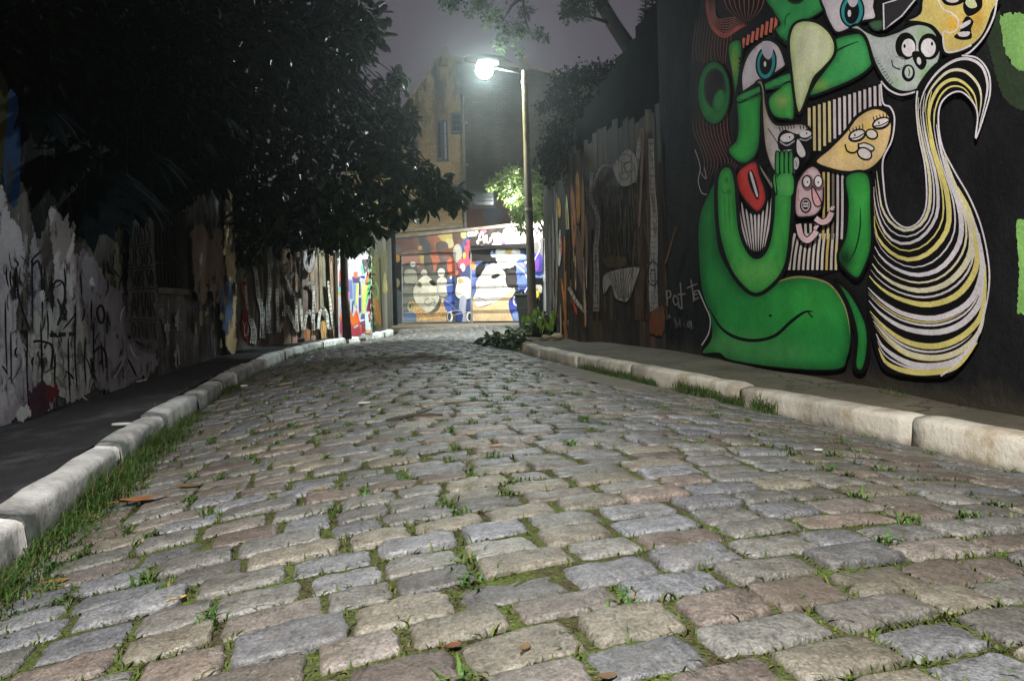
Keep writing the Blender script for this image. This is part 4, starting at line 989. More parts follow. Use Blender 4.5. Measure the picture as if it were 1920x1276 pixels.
ribbon(P, R4([(255,600),(275,610),(295,720),(305,900),(310,1030)]), [5,5], (120,116,112), n=16); ribbon(P, R4([(230,900),(260,960),(300,1010),(318,1030)]), [6,7], (160,152,138), n=10)
P.fill(R4([(265,620),(285,640),(300,900),(270,780)]), (96,70,60), rough=1)
P.build('mural', M['fencepaint'], rf)
rg = boards('board_fence', 'narrow ragged board fence streaked orange and cream, beside the lamp post', FW2, FW3, .05, 2.85, .16, [(.05,.042,.034),(.07,.05,.03),(.04,.037,.034),(.09,.078,.066)], zj=.16)
P = Painter(FW2, FW3, gain=2.0, start=.007)
for x0, y0, x1, y1, c, w in ((1062,365,1066,560,(206,192,130),6),(1072,345,1076,470,(150,96,64),7),(1082,320,1084,420,(140,92,40),8),(1047,370,1049,410,(206,140,50),5),(1044,360,1042,600,(130,120,110),4),(1052,520,1060,600,(190,110,50),4),(1058,440,1060,640,(170,104,50),4),(1036,400,1038,590,(110,106,104),5),(1066,540,1082,590,(190,70,46),5),(1030,420,1032,600,(90,90,92),5),(1064,470,1065,610,(216,204,160),3),(1050,430,1048,500,(214,206,180),5),(1051,440,1053,480,(196,80,50),2.5),(1092,330,1092,480,(110,80,52),6),(1056,600,1064,640,(150,90,44),5),(1098,400,1100,520,(90,74,60),5)):
    P.stroke([(x0,y0),((x0+x1)/2+1,(y0+y1)/2),(x1,y1)], c, w, taper=1)
for k in range(18):
    x = random.uniform(1030, 1100); y = random.uniform(380, 600); P.stroke([(x,y),(x+1,y+random.uniform(20,70))], random.choice([(60,52,44),(30,28,26),(180,150,110),(120,70,40),(150,146,140)]), random.uniform(1,3), taper=1)
P.build('mural', M['fencepaint'], rg)
# ------------------------------------------------------------------ garages at the end of the alley
gr = thing('garage', 'low garage building with two painted sectional doors closing the far end of the alley', 'garage', (GA0[0], GA0[1], 0))
gd = (GA1-GA0)/np.linalg.norm(GA1-GA0); gn = np.array([-gd[1], gd[0]])      # gn points away (back)
if gn[1] < 0: gn = -gn
def on_g(u, v, back=0.0):
    r = ray(u, v); p0 = GA0+gn*back; t = np.dot(p0, gn)/np.dot(r[:2], gn); q = r*t
    return float(np.dot(q[:2]-GA0, gd)), float(q[2]+CH)
def GX(x, y): return (720+x*.1567, 420+y*.1567)
def rectpx(x0, y0, x1, y1): return [GX(x0,y0), GX(x1,y0), GX(x1,y1), GX(x0,y1)]
Ld0, _ = on_g(*GX(215,800)); Ld1, _ = on_g(*GX(852,800)); _, Lt = on_g(*GX(530,345)); 
Rd0, _ = on_g(*GX(1040,800)); Rd1, _ = on_g(*GX(1752,800)); _, Rt = on_g(*GX(1400,290))
Z0 = .07; WE0, _ = on_g(735, 540); WE1, _ = on_g(1018, 540)
_, T0 = on_g(738, 449); _, T1 = on_g(1012, 421)
def gp_(x, z, back=0): p = GA0+gd*x+gn*back; return (p[0], p[1], z)
def topz(x): return T0+(T1-T0)*(x-WE0)/(WE1-WE0)
m = MB()
def wallpiece(x0, x1, z0, z1a, z1b, th=.28): m.prism([gp_(x0,z0), gp_(x1,z0), gp_(x1,z1b), gp_(x0,z1a)], tuple(np.append(gn*th, 0)), (.2,.2,.2))
wallpiece(WE0-.25, Ld0, -.1, topz(WE0), topz(Ld0)); wallpiece(Ld0, Ld1, Lt, topz(Ld0), topz(Ld1)); wallpiece(Ld1, Rd0, -.1, topz(Ld1), topz(Rd0)); wallpiece(Rd0, Rd1, Rt, topz(Rd0), topz(Rd1)); wallpiece(Rd1, 7.0, -.1, topz(Rd1), topz(Rd1)+.1)
m.build('wall', M['any'], gr)
cp = MB()
a, b = gp_(WE0-.3, topz(WE0)+.004, -.05), gp_(7.0, topz(Rd1)+.12, -.05)
cp.prism([a, b, (b[0], b[1], b[2]+.09), (a[0], a[1], a[2]+.09)], tuple(np.append(gn*.38, 0)), (.2,.2,.2)); cp.build('coping', M['ledge'], gr)
PK = {}
def door(x0, x1, z1, back, lines):
    mb = MB(); mb.prism([gp_(x0+.002,Z0,back), gp_(x1-.002,Z0,back), gp_(x1-.002,z1-.002,back), gp_(x0+.002,z1-.002,back)], tuple(np.append(gn*.05, 0)), (.42,.40,.36))
    o = mb.build('garage_door', M['any'], gr)
    rl = MB()
    for k in range(1, lines):
        z = Z0+(z1-Z0)*k/lines; rl.prism([gp_(x0+.01,z-.007,back-.045), gp_(x1-.01,z-.007,back-.045), gp_(x1-.01,z+.007,back-.045), gp_(x0+.01,z+.007,back-.045)], tuple(np.append(gn*.02, 0)), (.012,.012,.014))
    rl.prism([gp_(x0+.01,Z0+.002,back-.045), gp_(x1-.01,Z0+.002,back-.045), gp_(x1-.01,Z0+.035,back-.045), gp_(x0+.01,Z0+.035,back-.045)], tuple(np.append(gn*.02, 0)), (.012,.012,.014))
    rl.build('panel_seam', M['any'], o)
    return o
BACKL, BACKR = .07, .12
dL = door(Ld0, Ld1, Lt, BACKL, 7); dR = door(Rd0, Rd1, Rt, BACKR, 6)
PWs = Painter(GA0, GA1, gain=.9, start=.004, step=.0002); PLs = Painter(GA0+gn*BACKL, GA1+gn*BACKL, gain=1.45, start=.003, step=.0002); PRs = Painter(GA0+gn*BACKR, GA1+gn*BACKR, gain=.85, start=.003, step=.0002)
def topx(x): return 195-(x-100)*.115
CLIPS = [(PLs, [GX(218,346),GX(850,346),GX(850,1160),GX(218,1160)]), (PRs, [GX(1043,292),GX(1750,292),GX(1750,1158),GX(1043,1158)]),
         (PWs, [GX(70,topx(70)),GX(212,topx(212)),GX(212,1190),GX(70,1190)]), (PWs, [GX(855,topx(855)),GX(1036,topx(1036)),GX(1036,1168),GX(855,1168)]),
         (PWs, [GX(212,topx(212)),GX(855,topx(855)),GX(855,338),GX(212,338)]), (PWs, [GX(1036,topx(1036)),GX(1755,topx(1755)),GX(1755,285),GX(1036,285)]), (PWs, [GX(1755,topx(1755)),GX(1900,topx(1900)),GX(1900,1168),GX(1755,1168)])]
def gf(pts, c, **k):
    g_ = sum(c)/3; c = tuple(x*.74+g_*.26 for x in c)
    for p, cl in CLIPS:
        p.clip = cl; p.ctx(720, 420, .1567); p.fill(pts, c, **k)
def gs(pts, c, w, **k):
    for p, cl in CLIPS:
        p.clip = cl; p.ctx(720, 420, .1567); p.stroke(pts, c, w, **k)
def bumpg():
    for p in (PWs, PLs, PRs): p.off += p.step
DK = (44,40,38)
# grounds
gf([(60,150),(860,80),(860,600),(60,600)], (120,90,82), sm=False); gf([(60,520),(860,520),(860,1200),(60,1200)], (96,96,88), sm=False); gf([(850,60),(1040,60),(1040,1200),(850,1200)], (70,84,136), sm=False)
gf([(1030,40),(1960,-40),(1960,300),(1030,320)], (200,188,178), sm=False); gf([(1030,290),(1960,290),(1960,1200),(1030,1200)], (88,116,206), sm=False)
gf([(60,380),(215,380),(215,1200),(60,1200)], (52,52,50), sm=False); gf([(90,860),(215,820),(215,1200),(120,1200)], (92,102,108))
# colour blobs above the left door
for pts, c in (([(410,150),(520,150),(560,300),(580,430),(520,440),(470,330)], (88,88,88)),([(520,140),(700,120),(720,230),(640,300),(560,240)], (158,96,76)),([(640,120),(810,110),(830,260),(740,290),(690,200)], (176,154,78)),([(760,170),(820,190),(830,260),(780,290),(740,240)], (182,172,116)),
               ([(820,110),(930,90),(940,240),(850,250)], (98,74,66)),([(410,270),(450,260),(455,300),(415,310)], (178,150,80)),([(390,400),(460,370),(500,440),(450,480)], (172,148,84)),([(560,340),(660,320),(680,520),(600,560),(540,460)], (168,90,64)),([(620,240),(760,230),(760,480),(690,480)], (92,82,80)),
               ([(220,350),(400,320),(420,520),(240,520)], (150,104,90)),([(90,250),(190,240),(190,330),(100,340)], (112,104,100)),([(480,380),(560,390),(590,560),(500,560)], (84,78,74)),([(680,300),(830,300),(830,420),(720,400)], (120,76,64)),([(640,480),(760,460),(760,640),(640,620)], (76,72,72)),([(220,500),(320,460),(400,520),(400,640),(250,660)], (84,82,80))): gf(pts, c)
gf(ell(105,408,24,42), (206,198,190)); gf(ell(162,412,30,46), (186,134,64)); gf(ell(345,480,34,32), (190,184,178)); gf(ell(143,705,46,58), (150,142,106)); gf(ell(146,770,10,16), (150,142,106))
gf(ell(880,350,54,112), (164,160,146)); gs([(840,300),(860,340),(850,380)], (110,106,98), 5); gf(ell(955,130,40,46), (180,172,104))
# left sleeper face
gf([(250,560),(330,540),(390,580),(390,700),(320,720),(250,690)], (150,146,128)); gf([(400,560),(440,540),(470,600),(440,640),(400,640)], (96,90,80)); gf([(440,600),(470,540),(510,560),(510,610)], (170,166,146)); gf([(240,740),(340,720),(360,880),(280,1020),(240,1000)], (118,118,106))
gf([(360,900),(350,780),(400,680),(500,610),(590,680),(650,790),(660,900),(600,1010),(520,1060),(430,1010)], (196,190,166), line=(60,56,52), lw=5)
gf([(540,690),(585,670),(620,720),(590,740)], DK); gf([(400,690),(440,700),(450,750),(410,750)], (110,106,92)); gs([(560,860),(600,850),(610,830)], (70,66,60), 6); gs([(540,890),(500,900),(490,950),(540,970),(580,930),(610,940),(600,900),(570,890)], (70,66,60), 7); gs([(400,820),(440,810)], (90,86,76), 5); gs([(430,990),(540,1070),(640,1010),(700,880)], (70,66,60), 6)
gf(ell(685,580,44,52), (196,188,176)); gf([(630,680),(690,630),(750,660),(760,760),(770,840),(700,870),(650,830)], (190,184,170), line=(70,66,62), lw=4); gs([(660,690),(680,680),(690,650)], (70,66,62), 5)
gf([(330,930),(400,960),(520,1060),(650,1030),(700,880),(760,1000),(720,1170),(380,1170)], (206,160,100))
bumpg()
for k in range(150):
    x = random.uniform(370, 745); y = random.uniform(960, 1150)
    if y > 960+90*abs(math.sin((x-350)/130)) or x > 640: gs([(x,y),(x+6,y+9)], (120,66,40), 5, sm=False, inc=0)
gf([(246,1060),(370,1060),(380,1168),(246,1168)], (104,124,160)); gf(ell(312,985,36,62), (170,166,120), line=(80,80,60), lw=4); gf(ell(314,985,14,28), (96,98,84))
gf([(720,900),(850,860),(850,1010),(780,1060),(730,1000)], (58,84,176)); gf([(750,700),(830,640),(850,860),(770,860)], (60,84,170)); gs([(660,880),(720,900),(800,960),(850,1010)], (176,170,150), 6)
gf([(760,430),(850,420),(870,600),(800,620),(760,540)], (186,84,56)); gf(ell(800,640,14,18), (230,220,210)); gs([(750,730),(820,720)], (214,208,210), 16)
# red and yellow figure on the pillar
gf([(980,210),(1030,190),(1050,250),(1010,280)], (200,60,84)); gf([(960,270),(1090,260),(1120,340),(1110,450),(1010,490),(900,560),(890,440),(980,380)], (214,72,92)); gf([(1010,290),(1090,270),(1100,330),(1020,340)], (150,80,50)); gf(ell(960,375,20,38), (222,186,60)); gf(ell(1062,505,36,46), (232,160,76)); gf(ell(940,520,32,50), (226,214,206)); gf(ell(895,570,40,50), (120,60,90)); gf(ell(870,580,20,30), (206,120,90)); gf([(1030,380),(1110,350),(1110,440),(1040,450)], (228,90,104))
gf([(880,640),(990,630),(1040,680),(1060,780),(1040,880),(960,900),(880,880),(850,820),(870,700)], (232,226,216), line=(60,56,60), lw=5); gf(ell(912,680,30,34), (226,170,80)); gs(ell(968,675,24,22), DK, 6, closed=True); gs([(925,750),(945,742),(950,730)], DK, 5); gs([(860,820),(900,840),(960,800),(1000,760)], (90,84,84), 5)
gf([(910,880),(985,880),(975,1040),(990,1170),(900,1170)], (170,174,200)); gf([(870,1020),(940,1050),(930,1165),(870,1165)], (52,70,150))
for cx in (790, 1020): gf(ell(cx,1105,40,64), (222,216,214), line=DK, lw=6); gf(ell(cx-(8 if cx < 900 else -4),1110,20,44), (60,60,80))
gs([(760,1060),(860,1030),(990,1050)], (220,216,220), 7); gs([(800,1100),(900,1070),(960,1060)], (220,216,220), 6)
# right sleeper
gf([(1040,310),(1320,300),(1340,420),(1330,520),(1230,470),(1190,560),(1110,640),(1100,520),(1180,440),(1040,440)], DK); gf(ell(1316,356,42,44), (150,172,232)); gf([(1300,330),(1340,300),(1360,360)], (40,50,120))
gf([(1280,540),(1330,440),(1400,440),(1560,480),(1580,560),(1500,600),(1440,590)], DK)
gf([(1100,800),(1100,700),(1160,600),(1240,500),(1330,470),(1440,570),(1500,640),(1560,720),(1540,780),(1440,870),(1300,950),(1120,990),(1060,900)], (246,240,230), line=(70,64,60), lw=5)
gf([(1340,380),(1350,300),(1500,275),(1620,300),(1620,400),(1560,480),(1540,510),(1420,530),(1360,480)], (250,246,240), rough=1); gf(ell(1492,320,42,50), (232,190,110))
gf(ell(1522,655,72,110), (66,60,60)); gf([(1520,740),(1600,720),(1590,770),(1540,780)], (66,60,60)); gf([(1280,630),(1320,600),(1380,598),(1384,620),(1340,650),(1300,655)], DK); gs(ell(1380,800,62,84), (120,110,104), 4, closed=True); gs([(1060,860),(1140,880),(1230,920)], DK, 6); gs([(1060,900),(1130,990),(1300,940)], DK, 6); gs(ell(1110,720,26,60), (90,84,84), 4, closed=True); gs([(1480,765),(1510,740)], DK, 10)
gf([(1060,900),(1130,990),(1300,950),(1480,830),(1550,760),(1560,820),(1490,960),(1540,1140),(1540,1170),(1080,1170)], (236,200,146))
bumpg()
for k in range(170):
    x = random.uniform(1085, 1520); y = random.uniform(960, 1150); gs([(x,y),(x+5,y+5)], (170,116,74), 3.4, sm=False, inc=0)
gf([(1490,960),(1530,870),(1620,780),(1760,760),(1760,1170),(1560,1140)], (56,74,190)); gf([(1540,1060),(1640,1050),(1640,1165),(1560,1150)], (120,150,214)); gs([(1570,480),(1680,580),(1725,700),(1690,800),(1610,870)], (236,234,240), 13); gs(ell(1585,910,34,60), (240,236,236), 16, closed=True); gf(ell(1694,452,16,22), (240,240,240), line=(40,40,60), lw=5); gs([(1630,470),(1680,520)], (206,120,190), 16); gs([(1620,640),(1650,590)], (40,56,150), 9); gf([(1690,500),(1740,470),(1740,520)], (60,60,80)); gf(ell(1645,375,34,24), (196,206,236))
# band above the right door: white lettering on black
gf([(1036,60),(1330,30),(1310,230),(1036,280)], (60,54,52), sm=False, rough=2); gf([(1300,80),(1420,30),(1440,70),(1330,120)], (44,42,40), rough=2); gf(ell(1190,84,34,30), (222,76,110)); gs([(1380,40),(1420,80),(1400,110)], (40,38,38), 16)
for pts in ([(1120,240),(1150,130),(1180,110),(1200,230)], [(1140,190),(1190,180)], [(1110,200),(1130,240)], [(1225,130),(1232,215),(1270,205),(1300,120)], [(1262,170),(1285,180)], [(1310,110),(1330,220),(1352,230)], [(1336,110),(1350,180),(1370,100)]): gs(pts, (250,238,224), 19)
gs([(1240,45),(1262,42)], (220,210,190), 10)
for i, ch in enumerate('GOUP'):
    x0 = 1000+i*33; y0 = 92-i*3
    GLs = {'G': [[(.9,.15),(.3,0),(.1,.5),(.3,1),(.9,.95),(.9,.55),(.6,.55)]], 'O': [[(.1,0),(.1,1),(.9,1),(.9,0),(.1,0)]], 'U': [[(.1,0),(.1,1),(.9,1),(.9,0)]], 'P': [[(.1,1),(.1,0),(.9,.05),(.9,.5),(.1,.55)]]}[ch]
    for g in GLs: gs([(x0+26*x, y0+58*y) for x, y in g], (240,226,224), 9, sm=False)
gf([(1380,215),(1440,205),(1450,240),(1390,255)], (86,56,150)); gf([(1036,262),(1755,225),(1755,285),(1036,300)], (26,24,26), sm=False); gf([(1330,230),(1400,222),(1400,245),(1335,250)], (200,206,230)); gs([(1520,215),(1560,225),(1600,215)], (220,216,216), 12)
# strip right of the right door
gf([(1755,-40),(1960,-40),(1960,160),(1755,180)], (200,196,196), sm=False, rough=2); gf([(1755,180),(1960,160),(1960,420),(1755,420)], (84,82,82), sm=False); gf([(1755,640),(1960,640),(1960,1180),(1755,1180)], (16,17,20), sm=False)
gf([(1770,400),(1850,340),(1900,420),(1890,560),(1800,570)], (48,40,130)); gf([(1800,440),(1850,420),(1850,540),(1810,560)], (96,50,140)); gs([(1770,220),(1850,210),(1860,300),(1800,430)], (226,226,236), 8); gf(ell(1830,170,36,44), (236,232,232), line=DK, lw=5); gf([(1800,740),(1880,730),(1890,800),(1850,870),(1800,830)], (176,168,160)); gs([(1845,830),(1856,900)], (176,168,160), 9)
for k in range(5): gf(ell(1790+22*k, 60+20*(k % 3), 12, 26, 30), DK)
PWs.build('mural', M['mural'], gr); PLs.build('door_mural', M['mural'], dL); PRs.build('door_mural', M['mural'], dR)

# ------------------------------------------------------------------ brick building behind
YB = 25.0
bb = thing('brick_building', 'old yellow brick building with a raked gable and narrow windows behind the garages', 'building', (D(870, 440, YB)[0], YB, 0))
def bpx(u, v, Y=YB): p = D(u, v, Y); return (p[0], Y, p[2])
xl, xc = bpx(690, 300)[0], bpx(871, 300)[0]
holes = []
face = [(xl-2.5, YB, 0), (xc, YB, 0), bpx(868,118), bpx(839,110), bpx(832,96), bpx(770,186), bpx(690,300)]
face[2] = (xc, YB, face[2][2]); face[-1] = (xl-2.5, YB, face[-1][2]-2.2)
m = MB(); m.prism(face, (0, 5.0, 0), (.3,.3,.3)); m.build('wall', M['brick'], bb)
m = MB(); xr = bpx(1075, 300)[0]+6; zt = bpx(960, 126)[2]
m.prism([(xc+.002, YB-.05, 0), (xr, YB-.05, 0), (xr, YB-.05, zt-1.1), bpx(1060,142,YB-.05), bpx(1000,131,YB-.05), (xc+.002, YB-.05, bpx(871,116)[2])], (0, 5.05, 0), (.3,.3,.3)); m.build('side_wall', M['greybrick'], bb)
m = MB()
def capline(u0, v0, u1, v1, h=.16, pr=.06, Y=YB):
    a, b = bpx(u0, v0, Y-pr), bpx(u1, v1, Y-pr); m.prism([(a[0],a[1],a[2]+.003), (b[0],b[1],b[2]+.003), (b[0],b[1],b[2]+h), (a[0],a[1],a[2]+h)], (0, .5, 0), (.2,.2,.2))
capline(690,300,770,186); capline(771,185,831,98); capline(840,111,868,118); capline(874,115,1000,130,.14,.1); capline(1001,131,1058,142,.14,.1)
q = bpx(980,128); m.box((q[0]-.12, YB-.12, q[2]-.1), (q[0]+.22, YB+.3, q[2]+.35)); q = bpx(834,97); m.box((q[0]-.1, YB-.1, q[2]-.5), (q[0]+.1, YB+.3, q[2]+.12))
m.build('parapet', M['ledge'], bb)
def window(u0, v0, u1, v1, pane, arch=False, split=None, Y=YB):
    a, b = bpx(u0, v1, Y), bpx(u1, v0, Y); w = b[0]-a[0]; h = b[2]-a[2]
    fr = MB(); t = .06
    for lo, hi in (((a[0]-t, Y-.05, a[2]-t), (a[0], Y+.02, b[2]+t)), ((b[0], Y-.05, a[2]-t), (b[0]+t, Y+.02, b[2]+t)), ((a[0], Y-.05, b[2]), (b[0], Y+.02, b[2]+t)), ((a[0]-t, Y-.09, a[2]-t-.05), (b[0]+t, Y+.02, a[2]-t))): fr.box(lo, hi)
    fr.box((a[0]+w*.48, Y-.035, a[2]), (a[0]+w*.52, Y-.003, b[2]))
    for k in (1, 2): fr.box((a[0], Y-.03, a[2]+h*k/3-.015), (b[0], Y-.004, a[2]+h*k/3+.015))
    o = fr.build('window', M['frame'], bb)
    pn = MB(); pn.box((a[0], Y-.02, a[2]), (b[0], Y-.002, b[2])); pn.build('pane', pane, o)
    return o
w1_ = window(823, 229, 829, 297, M['window_dark']); w1b = window(831, 229, 836, 297, M['window_pale'])
window(849, 215, 862, 246, M['window_dark']); window(767, 376, 791, 410, M['window_dark']); window(768, 266, 781, 284, M['window_dark']); window(853, 350, 866, 374, M['window_dark'])
window(885, 362, 925, 385, M['window_dark'], Y=YB-.05)
m = MB(); pp = [bpx(868,178,YB-.15), bpx(869,250,YB-.15), bpx(871,340,YB-.15), bpx(873,440,YB-.15)]; m.tube(pp, .055, 8)
for f in (.2, .5, .8): z = pp[0][2]+(pp[-1][2]-pp[0][2])*f; m.box((pp[0][0]-.03, YB-.19, z-.03), (pp[0][0]+.12, YB-.05, z+.03))
m.build('drain_pipe', M['pipe'], bb)
m = MB(); a, b = bpx(748,436,YB-.12), bpx(872,426,YB-.12); m.prism([a, b, (b[0],b[1],b[2]+.1), (a[0],a[1],a[2]+.1)], (0,.118,0)); m.build('ledge', M['ledge'], bb)
P = Painter((xc, YB-.05), (xr, YB-.05), gain=.8, start=.01)
P.fill([(880,385),(950,378),(952,424),(880,428)], (70,48,40), rough=1.5); P.fill(ell(925,402,20,17), (60,66,78))
for k in range(9): P.stroke(ell(925,402,22+k*4.5,19+k*4), (92,58,46), 1.1, closed=True)
P.build('graffiti', M['worn'], bb)
tk = MB(); c = bpx(902, 112, 27.0); r = 58/F*27
tk.lathe((c[0], 27.0+.4, c[2]-2.0), [(r,0),(r,1.72),(r*1.05,1.73),(r*1.05,1.86),(r*.98,1.97),(r*.55,2.1),(.05,2.14)], 32)
tko = tk.build('water_tank', M['tank'], smooth=False); tag(tko, 'round grey water tank on the roof of the brick building behind the lamp', 'water tank')
# ------------------------------------------------------------------ foliage
LT = np.array([(0,0,0),(.32,.26,.06),(.72,.20,.02),(1,0,-.10),(.72,-.20,.02),(.32,-.26,.06)]); LFc = [(0,1,2,3),(0,3,4,5)]
def rand_unit(n):
    v = RNG.normal(size=(n, 3)); return v/np.linalg.norm(v, axis=1)[:, None]
def leaves(mb, centers, size, cols, out=None, droop=.5, wide=1.0, jit=.35):
    n = len(centers)
    if not n: return
    d = rand_unit(n)
    if out is not None: d = d+out*.9
    d[:, 2] -= droop; d /= np.linalg.norm(d, axis=1)[:, None]
    up = rand_unit(n)*.6+np.array([0, 0, 1.0]); w = np.cross(up, d); w /= np.linalg.norm(w, axis=1)[:, None]+1e-9; u = np.cross(d, w)
    s = size*(1+RNG.uniform(-jit, jit, n))
    V = centers[:, None, :]+s[:, None, None]*(LT[None, :, 0:1]*d[:, None, :]+wide*LT[None, :, 1:2]*w[:, None, :]+LT[None, :, 2:3]*u[:, None, :])
    c = np.array(cols)[RNG.integers(0, len(cols), n)]*RNG.uniform(.65, 1.35, (n, 1))
    base = len(mb.v)
    mb.v.extend(map(tuple, V.reshape(-1, 3))); mb.c.extend(map(tuple, np.repeat(c, 6, 0)))
    for i in range(n):
        k = base+i*6; mb.f.append((k,k+1,k+2,k+3)); mb.f.append((k,k+3,k+4,k+5))
    mb.m.extend([0]*(2*n))
def clump(mb, c, r, n, size, cols, shell=.55, squash=.8, **kw):
    o = rand_unit(n); rad = r*(shell+(1-shell)*RNG.random(n))
    # uneven outline: push some directions in and out
    ph = RNG.random(3)*9
    rad = rad*(1+.28*np.sin(o[:, 0]*4+ph[0])*np.sin(o[:, 1]*4+ph[1])+.12*np.sin(o[:, 2]*7+ph[2]))
    p = np.array(c)+o*rad[:, None]*np.array([1, 1, squash])
    leaves(mb, p, size, cols, out=o, **kw)
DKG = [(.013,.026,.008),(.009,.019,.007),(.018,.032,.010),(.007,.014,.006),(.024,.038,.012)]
# big broadleaf tree over the left wall
tx = thing('broadleaf_tree', 'large dark broad-leaved tree overhanging the alley from above the left wall', 'tree', (-3.62, 12.3, .1))
tr = MB()
base = np.array([-3.10, 13.85, .1])
tx.location = (base[0], base[1], .1)
tk_pts = [base, base+[-.02,-.05,.8], base+[.0,-.1,1.8], base+[-.15,-.3,3.0], base+[-.5,-.7,4.4], base+[-.9,-1.3,6.2], base+[-1.2,-2,8.2]]
tr.tube(tk_pts, [.085,.07,.07,.075,.08,.07,.04], 10); tr.build('trunk', M['bark'], tx, smooth=True)
CR_ = [(600,40,12,1.0),(640,62,12,.5),(650,20,11.5,.5),(688,66,11.5,.26),(672,96,11.6,.2),(700,40,11.6,.16),(600,150,12,.7),(640,215,12.5,.6),(690,205,13,.38),(728,165,13,.24),(748,146,13,.15),(735,215,11.4,.32),(690,262,11,.48),(764,228,11,.18),(735,290,10.6,.34),(785,325,10.4,.28),(820,352,10.3,.22),(852,366,10.3,.16),(800,378,10.3,.17),(718,345,10.4,.42),(650,330,10.5,.7),
       (560,300,12,1.0),(600,405,10.3,.5),(660,425,10.2,.36),(700,415,10.2,.28),(745,395,10.2,.18),(520,405,10,.6),(470,160,11,1.2),(480,330,11,.9),(420,60,9.6,1.1),(320,60,8.4,1.1),(330,180,8.4,.9),(240,100,7,.9),(120,80,6,.7),(120,230,6.2,.55),(200,260,6.8,.55),(40,60,5.2,.5),(430,240,9.8,.8),(530,60,11,1.1),(540,200,12,1.0),(470,60,11,1.0),(560,120,12.6,.8),(440,400,11.5,.6),(640,140,13,.3)]
cw = MB(); lb = MB(); hub = base+np.array([-.7,-1,5.0])
for (u, v, Y, r) in CR_:
    c = D(u, v, Y); n = int(170*r**1.6/.20**1.0*.55)+40
    clump(cw, c, r, min(n, 900), .165, DKG if u < 640 else [(.030,.062,.016),(.02,.042,.012),(.04,.075,.02),(.014,.028,.01)], shell=.35, squash=.85, droop=.55, wide=1.15)  # right-hand clumps get lighter greens: lamplight put into the leaf colour
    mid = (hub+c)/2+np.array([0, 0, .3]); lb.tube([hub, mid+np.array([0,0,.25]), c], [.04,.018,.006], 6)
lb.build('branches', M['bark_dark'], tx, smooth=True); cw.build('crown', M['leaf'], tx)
# second tree: the dark mass above the near left wall is another, finer crown further back
t2 = thing('evergreen_tree', 'tall black-green evergreen crown filling the upper left behind the plaster wall', 'tree', (-5.6, 9.5, 0))
m = MB(); m.tube([(-5.6,9.5,0),(-5.5,9.4,3),(-5.3,9.2,7),(-5.2,9.1,10)], [.22,.18,.14,.06], 10); m.build('trunk', M['bark'], t2, smooth=True)
m = MB()
for c, r in (((-5.2,9.3,5.5),1.5),((-4.6,8.2,6.2),1.4),((-5.6,10.6,6.4),1.6),((-4.4,10.4,5.4),1.3),((-5.0,9,8.2),1.7),((-4.2,8.6,4.8),.9),((-4.9,11.4,5.0),1.2),((-3.9,9.6,6.6),1.2)): clump(m, c, r, 900, .15, [(.008,.015,.007),(.011,.019,.008),(.006,.012,.006)], shell=.4, droop=.4)
for u, v, Y, r in ((60,70,4.9,.5),(130,170,5.3,.45),(100,20,5,.55),(210,110,5.9,.6),(150,285,5.6,.33),(240,215,6.4,.5),(255,330,6.6,.32),(200,365,6.0,.22),(320,250,7.2,.45),(372,240,8,.5),(345,330,7.5,.25),(95,300,4.9,.2),(230,20,6,.7),(330,100,7.5,.7),(400,180,8.3,.6),(15,60,4.3,.4),(80,150,4.9,.4),(180,200,5.8,.45),(290,330,7,.25),(300,180,7,.5),(410,300,8.6,.3)):
    clump(m, D(u, v, Y), r, int(520*r/.4), .10, [(.008,.015,.008),(.011,.019,.010),(.006,.011,.007)], shell=.25, droop=.6)
m.build('crown', M['leaf_dull'], t2)
# creeper hanging over the left fence
cr = thing('creeper', 'dense hanging creeper draped over the top of the left board fence', 'creeper', (LF0[0], LF0[1], .1))
m = MB(); n0 = np.array([(LF1-LF0)[1], -(LF1-LF0)[0]]); n0 /= np.linalg.norm(n0)
stm = MB(); dlf = LF1-LF0; LLf = np.linalg.norm(dlf)
def hang(m, stm, p0, p1, ztop, lens, cols, size, per, n0, thick=.22):
    d = np.array(p1)-np.array(p0); L = np.linalg.norm(d); d /= L; k = 0
    while k < L:
        h = lens(k/L); bx = np.array(p0)+d*k+n0*random.uniform(.02, thick)
        z0 = ztop+random.uniform(-.1, .25); pts = []
        for j in range(6): pts.append((bx[0]+random.uniform(-.05, .05), bx[1]+random.uniform(-.05, .05), z0-h*j/5))
        stm.tube(pts, .006, 4)
        P_ = np.array([[np.interp(x, np.linspace(0, 1, 6), [q[i] for q in pts]) for i in range(3)] for x in RNG.random(int(per*h)+4)])
        P_ += RNG.normal(0, .05, P_.shape); leaves(m, P_, size, cols, droop=.9, out=np.tile(np.append(n0, 0), (len(P_), 1))*.5)
        k += .05
hang(m, stm, LF0, LF1, 2.5, lambda f: .30+.35*math.sin(f*9+1)**2*(1-f*.5)+.2*random.random()+(.45 if f < .15 else 0), [(.05,.085,.025),(.035,.06,.02),(.065,.09,.03)], .085, 46, n0)
hang(m, stm, LP0, LP1, 2.75, lambda f: .20+.55*(1-f)**2+.2*random.random(), [(.07,.12,.03),(.05,.09,.025)], .075, 42, np.array([.894,-.447]))
for u, v, Y, r in ((470,400,10.9,.45),(520,420,11.4,.45),(570,425,12,.42),(610,440,11.6,.34),(660,452,12.6,.26),(450,370,10.6,.45),(540,360,11.6,.7),(620,380,12.8,.6)): clump(m, D(u, v, Y), r, 420, .095, DKG, shell=.3)
m.build('foliage', M['leaf'], cr); stm.build('stems', M['bark'], cr)
